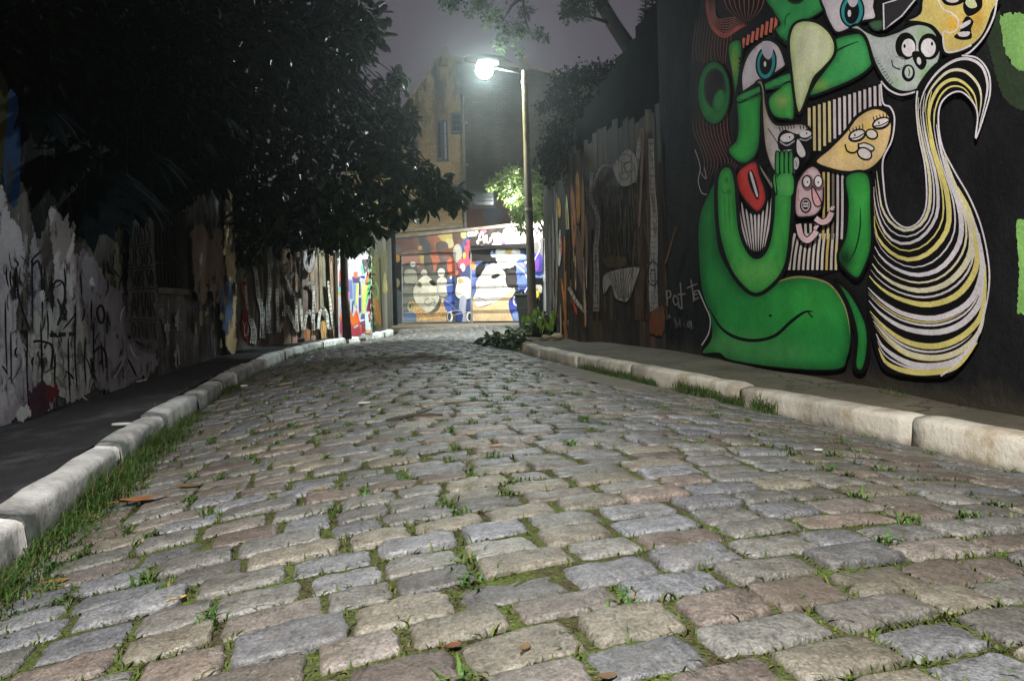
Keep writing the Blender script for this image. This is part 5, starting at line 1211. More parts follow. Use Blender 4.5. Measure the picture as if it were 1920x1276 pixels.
# thin vine down the edge of the bright panel
vn = thing('vine', 'thin yellow-green vine climbing the right edge of the bright mural panel', 'vine', (LP1[0], LP1[1], .1))
m = MB(); s_ = MB(); pts = [(LP1[0]+.03+.02*math.sin(k*1.7), LP1[1]-.03, .15+k*.24) for k in range(11)]; s_.tube(pts, .007, 5); s_.build('stem', M['bark'], vn)
P_ = np.array([[np.interp(x, np.linspace(0, 1, 11), [q[i] for q in pts]) for i in range(3)] for x in RNG.random(230)**.7]); P_ += RNG.normal(0, .03, P_.shape); leaves(m, P_, .06, [(.13,.17,.03),(.09,.14,.03),(.16,.18,.04)]); 
m.build('foliage', M['leaf_soft'], vn)
# palmate plant over the top of the plaster wall
def palmate(mb, c, axis, up, R, n=10, col=(.006,.012,.013)):
    a = np.array(axis, float); a /= np.linalg.norm(a); w = np.cross(up, a); w /= np.linalg.norm(w); nn = np.cross(a, w)
    V = [np.array(c, float)]; Fc = []
    for k in range(n):
        th = math.radians(-125+250*k/(n-1)); L = R*(1-.25*abs(th)/2.2)*random.uniform(.9, 1.05)
        d = a*math.cos(th)+w*math.sin(th); s = -a*math.sin(th)+w*math.cos(th); b = len(V)
        for f, ww, dz in ((.18,.08,.0),(.5,.16,.03),(.82,.11,-.02)):
            for sg in (-1, 0, 1): V.append(V[0]+d*L*f+s*sg*ww*R+nn*(dz*R+(.035*R if sg == 0 else 0))-np.array([0,0,1])*.25*R*f*f)
        V.append(V[0]+d*L-np.array([0,0,1])*.30*R)
        Fc += [(0,b,b+1),(0,b+1,b+2)]
        for i in (0, 3): Fc += [(b+i,b+i+3,b+i+4,b+i+1),(b+i+1,b+i+4,b+i+5,b+i+2)]
        Fc += [(b+6,b+9,b+7),(b+7,b+9,b+8)]
    mb.add(V, Fc, np.array(col)*random.uniform(.7, 1.3))
pf = thing('palmate_plant', 'plant with big fingered leaves hanging over the top of the plaster wall', 'plant', (-3.4, 6.6, 3.0))
m = MB(); sm_ = MB()
for u, v, Y, ax, R in ((330,235,7.2,(.9,-.3,-.5),.50),(400,205,7.6,(.8,-.2,-.6),.42),(190,330,5.4,(.5,-.5,-.8),.46),(240,350,5.8,(.7,-.3,-.7),.42),(160,370,5.2,(.1,-.4,-.9),.36),(370,130,7.8,(.8,-.4,-.2),.5),(300,170,7.0,(.2,-.8,-.5),.45),(400,320,7.9,(.5,-.3,-.9),.34),(380,40,8,(.8,-.4,-.2),.5),(120,300,4.9,(-.3,-.5,-.7),.4),(270,290,6.2,(.6,-.5,-.6),.44),(60,190,4.5,(.6,-.4,-.6),.34)):
    c = D(u, v, Y); palmate(m, c, ax, (0, 0, 1), R); root = np.array([-3.55-.0*Y, Y+.3, 4.9]); sm_.tube([root, (root+c)/2+np.array([.2,0,.3]), c], [.006,.005,.004], 6)
m.build('leaves', M['leaf_dull'], pf); sm_.build('stems', M['bark'], pf)
# tree over the right side, branch reaching over the lamp
rt = thing('overhanging_tree', 'tree leaning over the right wall with bare limb and small leaves above the street lamp', 'tree', (2.9, 17.5, 0))
m = MB(); a = D(1215,150,17.5); b = D(1190,105,17.5); c = D(1150,45,17.4); d = D(1118,-10,17.2); e = D(1060,-120,17)
m.tube([(a[0]+.3,17.6,-.1),(a[0]+.25,17.6,3),(a[0],17.5,a[2]-.3),b,c,d,e], [.26,.24,.21,.19,.165,.15,.12], 12); m.build('trunk', M['bark_dark'], rt, smooth=True)
m = MB(); lf_ = MB(); SM = [(.016,.026,.011),(.013,.022,.011),(.02,.03,.012)]
br_ = [[e, D(1000,-90,16), D(978,-20,15.4), D(985,40,15.2), D(1000,75,15.2)], [D(985,-10,15.3), D(960,10,15.2), D(940,45,15.1)], [e, D(930,-80,15.5), D(880,-10,15.2), D(850,10,15.1)], [c, D(1100,30,17), D(1070,18,16.8)], [d, D(1080,5,17), D(1060,25,16.9)]]
for q in br_: m.tube(q, np.linspace(.05, .012, len(q)), 7)
for u, v, Y, r, n in ((850,8,15.1,.22,150),(830,2,15.1,.12,60),(900,5,15.2,.26,200),(925,30,15.1,.26,220),(950,60,15.1,.28,260),(975,55,15.2,.22,180),(940,85,15,.17,110),(1010,62,15.2,.14,70),(1022,70,15.2,.1,40),(985,20,15.3,.2,110),(905,-25,15.3,.4,300),(960,-40,15.4,.5,400),(975,98,15.1,.1,36),(880,26,15.1,.1,36),
    (1075,12,16.9,.3,260),(1100,18,17,.26,200),(1060,25,16.9,.16,90),(1120,-10,17,.3,200),(1070,-20,17,.5,400),(1085,32,16.9,.12,50),(1062,42,16.9,.05,9),(1130,10,17,.18,90)): clump(lf_, D(u, v, Y), r, n, .085, SM, shell=.15, droop=.3)
m.build('branches', M['bark_dark'], rt, smooth=True); lf_.build('crown', M['leaf_dull'], rt)
# feathery upright plant beside the trunk
fp = thing('columnar_plant', 'upright column of feathery fronds silhouetted beside the leaning trunk', 'plant', tuple(D(1222,110,16.5)))
m = MB()
for u0, u1, v0, v1 in ((1206,1212,85,-30),(1222,1224,95,-40),(1246,1240,75,-20),(1232,1230,95,-50)):
    a, b = D(u0, v0, 16.5), D(u1, v1, 16.5); P_ = np.array([a+(b-a)*f for f in np.linspace(0, 1, 60) for _ in range(2)]); o = np.tile(np.array([[1,0,.5],[-1,0,.5]]), (60, 1)); P_ = P_+RNG.normal(0, .012, P_.shape)
    leaves(m, P_, .15, [(.02,.03,.022)], out=o*1.6, droop=-.15, wide=.5); m.tube([a-np.array([0,0,1.2]), a, b], [.05,.035,.01], 6, (.03,.025,.02))
m.build('fronds', M['leaf_dull'], fp)
# creeper over the dark wall on the right
rc = thing('wall_creeper', 'black-green creeper bushing over the top of the dark wall behind the right board fence', 'creeper', (FW2[0]+.4, FW2[1], .1))
m = MB(); s_ = MB()
IV = [(.005,.009,.008),(.004,.007,.006),(.007,.011,.008)]
for u, v, Y, r, n in ((1060,150,13.4,.3,500),(1090,142,13,.28,480),(1120,140,12.8,.26,420),(1150,138,12.4,.28,450),(1175,125,12,.24,400),(1195,112,11.6,.2,300),(1045,180,13.9,.28,420),(1080,200,13.4,.4,700),(1130,200,12.6,.4,700),(1050,240,13.8,.35,500),(1090,260,13.2,.35,500),(1030,290,14.2,.3,360),(1215,80,11,.14,160),(1235,60,10.6,.12,140),(1170,180,12,.3,400),(1020,200,14.6,.2,200),(1205,100,11.2,.16,170),(1225,72,10.8,.14,150),(1248,50,10.2,.14,150),(1268,38,9.8,.13,140),(1288,18,9.3,.12,120),(1300,2,9.0,.12,120),(1245,66,10.2,.12,110),(1275,50,9.7,.1,100)): clump(m, D(u, v, Y), r, n, .07, IV, shell=.3, droop=.5)
hang(m, s_, FW2+np.array([.12,0]), FW3+np.array([.12,0]), 3.45, lambda f: .5+.3*random.random(), IV, .07, 60, np.array([-1,0]), thick=.2)
m.build('foliage', M['leaf_dull'], rc); s_.build('stems', M['bark'], rc)
# bush in front of the floodlight
lbu = thing('leafy_bush', 'narrow-leaved bush glowing bright around the floodlight behind the lamp post', 'bush', (.95, 19.6, 0))
m = MB(); s_ = MB(); GB = [(.11,.17,.04),(.08,.14,.035),(.14,.19,.05)]
rootb = np.array([1.25, 20.8, 0.0])
for u, v, Y, r, n in ((985,392,20.6,.36,230),(1003,360,20.6,.34,230),(1005,400,20.6,.28,190),(970,350,20.8,.3,170),(940,340,21.0,.3,190),(985,335,20.8,.3,200),(960,322,21.0,.26,150),(972,400,20.7,.26,160),(1010,330,20.6,.26,170),(978,425,20.6,.2,110),(920,348,21,.18,80),(950,360,20.9,.24,110),(965,380,20.9,.24,110)):
    c = D(u, v, Y); clump(m, c, r, n, .14, GB, shell=.2, droop=.7, wide=.62); s_.tube([rootb, rootb+np.array([.02,0,2.0]), (rootb+c)/2+np.array([.1,0,1.3]), c], [.04,.03,.015,.006], 6)
m.build('foliage', M['leaf_soft'], lbu); s_.build('branches', M['bark'], lbu)

# ------------------------------------------------------------------ grass and moss
def blade(mb, p, h, lean, w, col):
    a = random.random()*6.283; d = np.array([math.cos(a), math.sin(a), 0]); s = np.array([-d[1], d[0], 0]); p = np.array(p)
    q1 = p+d*lean*h*.3+np.array([0,0,h*.55]); q2 = p+d*lean*h+np.array([0,0,h*(1-.35*lean)])
    mb.add([p-s*w/2, p+s*w/2, q1+s*w*.4, q1-s*w*.4, q2], [(0,1,2,3),(3,2,4)], col)
GC = [(.06,.13,.025),(.04,.10,.02),(.085,.16,.033),(.10,.14,.04),(.05,.115,.025),(.15,.14,.06)]
gm = MB()
def s_px(u, v, A): p = G(u, v); return s_at(A, p[1])
def tuft(A, side, s0, s1, n, hmin, hmax, spread=.1):
    for _ in range(n):
        s = random.uniform(s0, s1); f = abs(random.gauss(0, spread)); e = edge_pt(s, A); o = edge_pt(s, LA if A is RA else RA)-e; wid = np.linalg.norm(o); t = (f-.005)/wid
        k = .5+.5*noise.noise(Vector((s*3.0, side*7, 2))); h = random.uniform(hmin, hmax)*(.35+1.0*k)*(1-min(.8, f/.3))
        pt = road_pt(s, t if A is LA else 1-t, -.02); blade(gm, pt, h, random.uniform(.2, 1.0), random.uniform(.003, .0065), np.array(random.choice(GC))*random.uniform(.7, 1.25))
Ls = lambda y: s_at(LA, y)
Rs = lambda y: s_at(RA, y)
tuft(LA, 1, Ls(1.2), Ls(2.6), 2800, .06, .15, .11); tuft(LA, 1, Ls(2.5), Ls(4.3), 3000, .08, .20, .10); tuft(LA, 1, Ls(4.3), Ls(5.2), 900, .05, .12, .08); tuft(LA, 1, Ls(6.2), Ls(6.8), 420, .06, .13, .07)
tuft(LA, 1, Ls(5.2), Ls(10), 500, .02, .06, .06); tuft(LA, 1, Ls(10.3), Ls(13.5), 1500, .05, .14, .12); tuft(LA, 1, Ls(13.5), Ls(17.5), 500, .03, .09, .10); tuft(LA, 1, Ls(-.5), Ls(1.4), 700, .05, .13, .1)
tuft(RA, 2, Rs(6.1), Rs(7.8), 1800, .07, .17, .05); tuft(RA, 2, Rs(4.9), Rs(5.75), 1200, .08, .20, .05); tuft(RA, 2, Rs(4.55), Rs(4.75), 200, .10, .19, .04); tuft(RA, 2, Rs(2.6), Rs(4.6), 420, .015, .04, .05); tuft(RA, 2, Rs(7.8), Rs(10.3), 300, .02, .06, .05)
# tuft growing at the foot of the mural
for _ in range(60):
    p = RW0+dr*random.uniform(.75, 1.0)-np.array([.03+.05*random.random(), 0]); blade(gm, (p[0], p[1], .12), random.uniform(.02, .06), .6, .004, random.choice(GC))
for _ in range(260):
    s = random.uniform(Ls(2), Ls(8)); e = edge_pt(s, LA)+np.array([-.15-.02*random.random(), 0]); 
    if noise.noise(Vector((s*2, 5, 5))) > .1: blade(gm, (e[0], e[1], .12), random.uniform(.015, .05), .7, .004, random.choice(GC))
gr_ = gm.build('grass', M['grass'], kind='stuff'); tag(gr_, 'rough green grass growing along the foot of both kerbs', 'grass', kind='stuff')
ms = MB()
MC = [(.10,.155,.03),(.075,.125,.025),(.13,.17,.035),(.085,.09,.03),(.11,.12,.04)]
for (s, t0, t1, wid, sc) in GAPS:
    p = road_pt(s, (t0+t1)/2); dist = p[1]
    if dist > 8.5 or dist < .9: continue
    dens = .5+.75*noise.noise(Vector((p[0]*.9, p[1]*.9, 4)))+(.35 if p[0] < .1 else -.08)+random.uniform(-.3, .3)
    if dens < .22: continue
    n = int((64 if dist < 4 else 26)*dens)
    for _ in range(n):
        if random.random() < .72: s_, t_ = s+random.gauss(0, .006), t0+(t1-t0)*random.random()
        else: s_, t_ = s+random.uniform(0, .14), t0+random.gauss(-.011, .006)/wid
        big = random.random() < .10
        q = road_pt(s_, t_, -.016); blade(ms, q, random.uniform(.012, .026)*(1.7 if big else 1), random.uniform(.3, 1.3), random.uniform(.003, .0065), np.array(random.choice(MC))*random.uniform(.6, 1.2))
    if random.random() < .34*dens:
        for _ in range(26):
            q = road_pt(s+random.gauss(0, .018), t0+random.gauss(-.01, .018)/wid, -.012); blade(ms, q, random.uniform(.02, .05), random.uniform(.5, 1.4), random.uniform(.004, .008), np.array(random.choice(GC))*random.uniform(.9, 1.4))
mo = ms.build('moss', M['grass'], kind='stuff'); tag(mo, 'moss and small weeds filling the joints between the road setts', 'moss', kind='stuff')
# ------------------------------------------------------------------ street lamp
LPB = np.array([.40, 14.62, .09]); ltop = D(983, 137, 14.62)
sl_ = thing('street_lamp', 'tall mottled yellow lamp post with a glaring white lamp on a thin side arm', 'street lamp', tuple(LPB))
m = MB(); tp = np.array([ltop[0], 14.62, ltop[2]]); N = 12
m.tube([LPB-np.array([0,0,.12])]+[LPB+(tp-LPB)*k/N for k in range(1, N+1)], [.098]+[.096-.040*k/N for k in range(1, N+1)], 18); m.build('post', M['pole'], sl_, smooth=True)
m = MB(); m.tube([tp+np.array([0,0,-.22]), tp+np.array([0,0,-.15])], .068, 16); m.build('collar', M['metal'], sl_); m = MB(); m.tube([tp+np.array([0,0,.003]), tp+np.array([0,0,.05])], [.063,.045], 16); m.build('cap', M['metal'], sl_); m = MB(); mid = LPB+(tp-LPB)*.47
m.tube([mid, mid+np.array([0,0,.05])], .086, 16); m.build('collar', M['metal'], sl_, smooth=False)
lamp = D(911, 131, 14.62)
m = MB(); m.tube([tp+np.array([0,0,-.02]), tp+np.array([-.2,0,.02]), lamp+np.array([.16,0,.03])], .011, 8); m.build('arm', M['metal'], sl_, smooth=True)
m = MB(); c = lamp
V = []; 
for (x0, x1, yw, z) in ((-.14,.22,.05,.20),(-.17,.26,.08,.15),(-.16,.25,.075,.12)): V += [(c[0]+x0,c[1]-yw,c[2]+z),(c[0]+x1,c[1]-yw*.7,c[2]+z),(c[0]+x1,c[1]+yw*.7,c[2]+z),(c[0]+x0,c[1]+yw,c[2]+z)]
m.add(V, [(3,2,1,0)]+[(i*4+j, i*4+(j+1) % 4, i*4+4+(j+1) % 4, i*4+4+j) for i in range(2) for j in range(4)]+[(8,9,10,11)], (.2,.2,.2)); hd = m.build('lamp_head', M['metal'], sl_)
m = MB(); m.lathe((c[0]-.03, c[1], c[2]+.0), [(.02,-.17),(.09,-.145),(.145,-.09),(.165,-.01),(.15,.07),(.11,.13),(.04,.17)], 24); m.build('lens', M['glow'], hd, smooth=True)
LAMP = np.array([c[0]-.03, c[1], c[2]-.24])
# floodlight on the garage roof
fc = D(958, 372, 21.3)
fl = thing('floodlight', 'small floodlight on a bracket above the right garage door, blazing through the leaves', 'floodlight', (fc[0], 22.5, 3.1))
m = MB(); m.tube([(fc[0], 22.5, 3.0), (fc[0], 22.5, fc[2]+.05), (fc[0], 21.42, fc[2]+.05)], .022, 8); m.build('bracket', M['metal'], fl, smooth=True)
m = MB(); m.prism([(fc[0]-.14,21.25,fc[2]-.08),(fc[0]+.14,21.25,fc[2]-.08),(fc[0]+.14,21.42,fc[2]+.1),(fc[0]-.14,21.42,fc[2]+.1)], (0,.1,.02)); hd2 = m.build('housing', M['metal'], fl)
m = MB(); m.prism([(fc[0]-.11,21.255,fc[2]-.09),(fc[0]+.11,21.255,fc[2]-.09),(fc[0]+.11,21.40,fc[2]+.065),(fc[0]-.11,21.40,fc[2]+.065)], (0,-.02,.012)); m.build('lens', M['glow2'], hd2)
# ------------------------------------------------------------------ waste bin
bc = G(986, 611); bc = np.array([.36, 17.6, .09])
bn = thing('waste_bin', 'black tapered waste bin with a sagging bag and yellow rag, behind the lamp post', 'waste bin', tuple(bc))
def ring(z, hw, hd): return [(bc[0]-hw,bc[1]-hd,bc[2]+z),(bc[0]+hw,bc[1]-hd,bc[2]+z),(bc[0]+hw,bc[1]+hd,bc[2]+z),(bc[0]-hw,bc[1]+hd,bc[2]+z)]
m = MB(); rs = [ring(0,.19,.2), ring(.04,.195,.205), ring(.42,.235,.24), ring(.44,.25,.25), ring(.47,.25,.25), ring(.48,.245,.25), ring(.74,.285,.28), ring(.745,.305,.30), ring(.80,.305,.30), ring(.80,.27,.26), ring(.70,.26,.25)]
V = [p for r in rs for p in r]; m.add(V, [(3,2,1,0)]+[(i*4+j, i*4+(j+1) % 4, i*4+4+(j+1) % 4, i*4+4+j) for i in range(len(rs)-1) for j in range(4)]+[tuple(range(40,44))], (.02,.02,.02)); bo = m.build('body', M['bin'], bn)
bv = bo.modifiers.new('bevel', 'BEVEL'); bv.width = .015; bv.segments = 2
m = MB()
for k in range(9): 
    a = k*.7; m.tube([(bc[0]+.2*math.cos(a),bc[1]+.2*math.sin(a),bc[2]+.72),(bc[0]+.26*math.cos(a),bc[1]+.24*math.sin(a),bc[2]+.83+.05*random.random()),(bc[0]+.33*math.cos(a),bc[1]+.32*math.sin(a),bc[2]+.76)], [.07,.06,.02], 7)
m.build('bag', M['bin'], bn, smooth=True)
m = MB(); m.add([(bc[0]+.12,bc[1]-.33,bc[2]+.84),(bc[0]+.30,bc[1]-.31,bc[2]+.88),(bc[0]+.27,bc[1]-.34,bc[2]+.72),(bc[0]+.19,bc[1]-.345,bc[2]+.67),(bc[0]+.2,bc[1]-.34,bc[2]+.80)], [(0,1,4),(1,2,4),(2,3,4)], (.55,.45,.06)); m.build('rag', M['dryleaf'], bn)
# rubbish bag, stones and weeds at the foot of the boards
tb = MB(); q0 = np.array([.52, 12.75, .1])
bm_n = 14
prof = [(.05,0),(.17,.03),(.23,.12),(.21,.24),(.13,.34),(.05,.39),(.08,.44)]
for r, z in prof:
    for k in range(bm_n):
        a = 6.283*k/bm_n; rr_ = r*(1+.18*noise.noise(Vector((math.cos(a)*2, math.sin(a)*2, z*9)))); tb.v.append((q0[0]+rr_*math.cos(a), q0[1]+rr_*math.sin(a), q0[2]+z)); tb.c.append((.02,.02,.02))
for i in range(len(prof)-1):
    for k in range(bm_n): tb.f.append((i*bm_n+k, i*bm_n+(k+1) % bm_n, (i+1)*bm_n+(k+1) % bm_n, (i+1)*bm_n+k))
tb.f += [tuple(range(bm_n))[::-1], tuple((len(prof)-1)*bm_n+k for k in range(bm_n))]; tb.m = [0]*len(tb.f)
tag(tb.build('rubbish_bag', M['bin'], smooth=True), 'black rubbish bag slumped at the foot of the orange-streaked boards', 'rubbish bag')
def rock(c, rx, ry, rz, col, label):
    mb = MB(); n, k_ = 12, 7; sd = random.random()*50
    for i in range(k_+1):
        th = math.pi*i/k_
        for j in range(n):
            a = 6.283*j/n; d = np.array([math.sin(th)*math.cos(a), math.sin(th)*math.sin(a), math.cos(th)]); s = 1+.35*noise.noise(Vector(tuple(d*1.6+sd)))
            mb.v.append((c[0]+rx*d[0]*s, c[1]+ry*d[1]*s, c[2]+rz*d[2]*s)); mb.c.append(col)
    for i in range(k_):
        for j in range(n): mb.f.append((i*n+j, (i+1)*n+j, (i+1)*n+(j+1) % n, i*n+(j+1) % n))
    mb.m = [0]*len(mb.f); o = mb.build('stone', M['any']); return tag(o, label, 'stone')
rock((.70,11.75,.15), .10, .09, .05, (.45,.40,.26), 'pale yellowish stone nearest the boards beside the black rubbish bag')
rock((.52,11.7,.14), .08, .08, .045, (.40,.30,.18), 'brownish smaller stone left of the pale stone by the rubbish bag')
rock((.36,9.55,.02), .035, .03, .022, (.6,.6,.58), 'tiny white stone in the gutter beside the yellowed kerb end')
def weed(nm, label, c, n, size, cols, r, h):
    t = thing(nm, label, 'plant', tuple(c)); mb = MB(); st_ = MB()
    for k in range(n):
        a = random.random()*6.283; rr_ = r*math.sqrt(random.random()); tip = np.array(c)+np.array([rr_*math.cos(a), rr_*math.sin(a), h*random.uniform(.35, 1)*(1-.4*rr_/r)])
        st_.tube([np.array(c)+np.array([.2*rr_*math.cos(a),.2*rr_*math.sin(a),-.03]), (np.array(c)+tip)/2+np.array([0,0,.05]), tip], .004, 4, (.05,.07,.03))
        leaves(mb, np.tile(tip, (5, 1))+RNG.normal(0, .03, (5, 3)), size, cols, out=np.tile(np.array([math.cos(a), math.sin(a), .2]), (5, 1)), droop=.5, wide=1.0)
    mb.build('leaves', M['leaf_soft'], t); st_.build('stems', M['grass'], t)
weed('weed_clump', 'dark leafy weeds and yellowed leaves heaped beside the yellowed kerb end', (-.12, 11.0, .03), 46, .12, [(.05,.085,.03),(.035,.065,.03),(.08,.10,.035)], .38, .22)
weed('weed_clump', 'spreading green weeds around the foot of the lamp post', (.34, 13.0, .10), 50, .11, [(.06,.10,.03),(.045,.08,.03)], .42, .22)
# arching plant with drooping bright leaves
ar = thing('fern_plant', 'bright green plant with drooping leaflets arching over the black rubbish bag', 'plant', (.66, 12.4, .1))
m = MB(); s_ = MB()
for k, (dx, hh) in enumerate(((-.42,.40),(-.25,.5),(.08,.46))):
    pts = [np.array([.62+dx*f*1.0, 12.35-.25*f, .12+hh*math.sin(min(1, f*1.15)*math.pi*.6)]) for f in np.linspace(0, 1, 9)]; s_.tube(pts, .006, 5, (.1,.15,.04))
    for j in range(2, 9):
        for sg in (-1, 1): leaves(m, pts[j][None, :]+np.array([[0, sg*.01, 0]]), .16, [(.22,.36,.06),(.18,.30,.05)], out=np.array([[dx*.6, sg*.5, -.7]])*2.4, droop=1.2, wide=.75, jit=.15)
m.build('leaves', M['leaf_soft'], ar); s_.build('stems', M['grass'], ar)
# yellow scraps on the weeds
def dead_leaf(c, L, W, ang, col, label, cat='leaf', group=None, curl=.25):
    mb = MB(); n = 9; ca, sa = math.cos(ang), math.sin(ang); V = []; 
    for i in range(n):
        f = i/(n-1); w = W*math.sin(math.pi*min(1, f*.93+.04))**.75*.5
        for j in range(5):
            g = (j-2)/2; x = (f-.5)*L; y = g*w*(1+.2*noise.noise(Vector((f*5, g*3, L*99)))); z = curl*L*(.35*g*g*.6+.5*(f-.5)**2)+.003+.03*L*noise.noise(Vector((f*4, g*2, W*99)))
            V.append((c[0]+x*ca-y*sa, c[1]+x*sa+y*ca, c[2]+z))
    mb.add(V, [(i*5+j, i*5+j+1, (i+1)*5+j+1, (i+1)*5+j) for i in range(n-1) for j in range(4)], col)
    mb.tube([(c[0]-L*.5*ca, c[1]-L*.5*sa, c[2]+.004+curl*L*.12), (c[0]-L*.75*ca, c[1]-L*.75*sa, c[2]+.004)], .0022, 5, col)
    o = mb.build('fallen_leaf', M['dryleaf'], smooth=True); tag(o, label, cat, group); return o
def on_road(u, v, dz=.001):
    p = G(u, v, .04)
    for _ in range(4):
        si, t = st_of(p[:2]); z = crown(t, si); p = G(u, v, z)
    return np.array([p[0], p[1], z+dz])
dead_leaf(on_road(272,940), .17, .075, .25, (.22,.095,.04), 'large curled orange-brown fallen leaf beside the left kerb grass')
dead_leaf(on_road(357,914), .11, .05, -.1, (.10,.07,.035), 'dark brown curled leaf on the setts right of the orange leaf')
dead_leaf(on_road(166,975), .11, .085, .9, (.34,.30,.14), 'pale yellow fallen leaf caught in the grass at the left kerb')
dead_leaf(on_road(110,1092), .05, .03, .3, (.2,.1,.04), 'small rusty leaf in the grass nearest the camera, lower left')
dead_leaf(on_road(335,1124), .035, .018, .7, (.36,.26,.08), 'small bright yellow leaf in a mossy joint, lower left')
dead_leaf(on_road(850,1213), .028, .018, .4, (.13,.045,.02), 'small red-orange leaf in a joint at the bottom centre')
dead_leaf(on_road(985,1216), .03, .018, 1.2, (.13,.085,.045), 'small tan leaf in a weedy joint, bottom centre right')
dead_leaf(on_road(1140,1272), .03, .02, .2, (.11,.07,.04), 'small brown leaf at the very bottom edge')
dead_leaf(on_road(930,838), .055, .03, .5, (.36,.22,.12), 'small tan leaf standing on the setts at mid road')
dead_leaf(on_road(602,920), .06, .035, .2, (.22,.16,.07), 'small olive-brown leaf on the setts left of centre')
dead_leaf(np.array([-.12,10.9,.22]), .16, .09, .3, (.55,.42,.08), 'yellowed leaf lying on top of the weeds by the kerb end')
dead_leaf(np.array([.06,10.95,.24]), .15, .09, -.4, (.50,.34,.16), 'tan leaf lying on the weeds just left of the kerb end')
def scrap(c, L, W, H, ang, label, col=(.7,.7,.68), cat='litter', nm='litter'):
    mb = MB(); ca, sa = math.cos(ang), math.sin(ang); n = 8; 
    pts = [(c[0]+x*L*ca, c[1]+x*L*sa, c[2]+H) for x in (-.5, -.2, .15, .5)]; mb.tube(pts, [H*.8, H, H*.95, H*.7], n, col); o = mb.build(nm, M['any'], smooth=True); return tag(o, label, cat)
p = G(229, 797, .13); scrap((p[0],p[1],.128), .10, .02, .009, .2, 'white cigarette-sized paper roll lying on the dark left pavement', nm='paper_roll')
scrap(on_road(1535,848,.006), .032, .014, .005, -.2, 'tiny white scrap on the setts at right, left of the near kerb')
scrap(on_road(683,758,.005), .07, .02, .006, .15, 'small whitish scrap of paper on the setts left of centre')
scrap(on_road(458,726,.005), .06, .03, .010, .4, 'white paper scrap in the left gutter, farther up the alley than the grass tufts')
# twig across the setts
a, b = on_road(724,792,.012), on_road(830,782,.012); mdp = on_road(775,784,.016); tw = MB(); tw.tube([a, mdp, b], [.006,.011,.005], 7, (.02,.016,.012)); tw.tube([mdp, mdp+np.array([.09,.06,.02])], [.006,.003], 6, (.02,.016,.012))
tag(tw.build('twig', M['bark'], smooth=True), 'thin dark twig lying across the setts at mid road', 'twig')
# ------------------------------------------------------------------ light
w = bpy.data.worlds.new('World'); SC.world = w; w.use_nodes = True
nt = w.node_tree; bg = nt.nodes['Background']
tc = nt.nodes.new('ShaderNodeTexCoord'); sp = nt.nodes.new('ShaderNodeSeparateXYZ'); nt.links.new(tc.outputs['Generated'], sp.inputs[0])
rp = nt.nodes.new('ShaderNodeValToRGB'); e = rp.color_ramp.elements
e[0].position = 0.0; e[0].color = (.112,.100,.118,1); e[1].position = .75; e[1].color = (.046,.041,.058,1)
x = e.new(.32); x.color = (.088,.078,.096,1)
nt.links.new(sp.outputs[2], rp.inputs[0])
nz = nt.nodes.new('ShaderNodeTexNoise'); nz.inputs['Scale'].default_value = 1.6; nz.inputs['Detail'].default_value = 4; nt.links.new(tc.outputs['Generated'], nz.inputs['Vector'])
r2 = nt.nodes.new('ShaderNodeValToRGB'); r2.color_ramp.elements[0].color = (.86,.86,.86,1); r2.color_ramp.elements[0].position = .3; r2.color_ramp.elements[1].color = (1.12,1.1,1.1,1); r2.color_ramp.elements[1].position = .7
nt.links.new(nz.outputs[0], r2.inputs[0])
mx = nt.nodes.new('ShaderNodeMix'); mx.data_type = 'RGBA'; mx.blend_type = 'MULTIPLY'; mx.inputs[0].default_value = 1
nt.links.new(rp.outputs[0], mx.inputs[6]); nt.links.new(r2.outputs[0], mx.inputs[7]); nt.links.new(mx.outputs[2], bg.inputs['Color'])
bg.inputs['Strength'].default_value = 1.0
def spot(name, loc, target, power, size, blend, col, r):
    l = bpy.data.lights.new(name, 'SPOT'); l.energy = power; l.spot_size = math.radians(size); l.spot_blend = blend; l.color = col; l.shadow_soft_size = r
    o = bpy.data.objects.new(name, l); COL.objects.link(o); o.location = loc
    o.rotation_euler = (Vector(target)-Vector(loc)).to_track_quat('-Z', 'Y').to_euler(); return o
spot('street_lamp_light', LAMP, LAMP+np.array([-.35,.55,-1]), 2500, 128, .6, (.90,1.0,.93), .09)
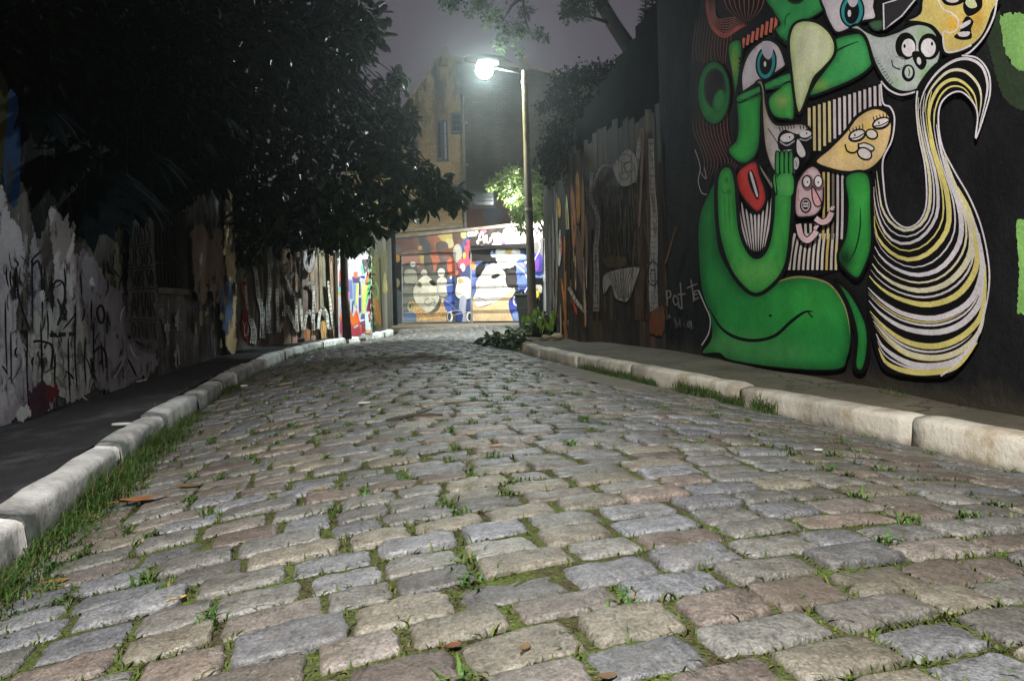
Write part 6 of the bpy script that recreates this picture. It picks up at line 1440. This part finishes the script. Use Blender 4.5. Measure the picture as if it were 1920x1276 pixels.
spot('flood_light', (fc[0]+.0, 21.16, fc[2]-.07), (fc[0]-.1, 22.3, 1.6), 1300, 160, .5, (1.0,.98,.92), .06)
fl2 = bpy.data.lights.new('flood_glow', 'POINT'); fl2.energy = 700; fl2.shadow_soft_size = .05; fl2.color = (1,.98,.9); o = bpy.data.objects.new('flood_glow', fl2); COL.objects.link(o); o.location = (fc[0], 21.12, fc[2]-.05)
# next lamp of the street, behind the viewer
spot('street_lamp_light', (-.6, -1.5, 3.8), (1.4, 2.7, .4), 2700, 94, .85, (1.0,.96,.89), .12)
hz = MB(); hz.box((-60,-12,-.9),(60,60,16)); h = hz.build('haze', NT('air').m, kind='stuff'); tag(h, 'thin damp night air that glows faintly around the street lamp', 'haze', kind='stuff')
hm = h.data.materials[0]; vn_ = hm.node_tree.nodes.new('ShaderNodeVolumePrincipled'); vn_.inputs['Density'].default_value = .003; vn_.inputs['Color'].default_value = (.8,.85,.85,1); vn_.inputs['Anisotropy'].default_value = .82
hm.node_tree.links.new(vn_.outputs[0], hm.node_tree.nodes['Material Output'].inputs['Volume']); hm.node_tree.nodes.remove(hm.node_tree.nodes['Principled BSDF'])
# ------------------------------------------------------------------ camera
cd = bpy.data.cameras.new('camera'); cam = bpy.data.objects.new('camera', cd); COL.objects.link(cam); SC.camera = cam
cd.sensor_width = 36; cd.lens = 36*F/1920; cd.shift_y = -(638-PV)/1920; cd.clip_end = 500; cd.clip_start = .05
cam.matrix_world = Matrix.Translation((0, 0, CH)) @ Matrix.Rotation(math.pi/2, 4, 'X') @ Matrix.Rotation(-ROLL, 4, 'Z')
SC.view_settings.view_transform = 'Standard'; SC.view_settings.look = 'None'; SC.view_settings.exposure = 0; SC.view_settings.gamma = 1
SC.cycles.use_denoising = True; SC.cycles.max_bounces = 5; SC.cycles.volume_bounces = 0; SC.cycles.diffuse_bounces = 3; SC.cycles.glossy_bounces = 2; SC.cycles.transparent_max_bounces = 4; SC.cycles.sample_clamp_indirect = 4
SC.cycles.caustics_reflective = False; SC.cycles.caustics_refractive = False
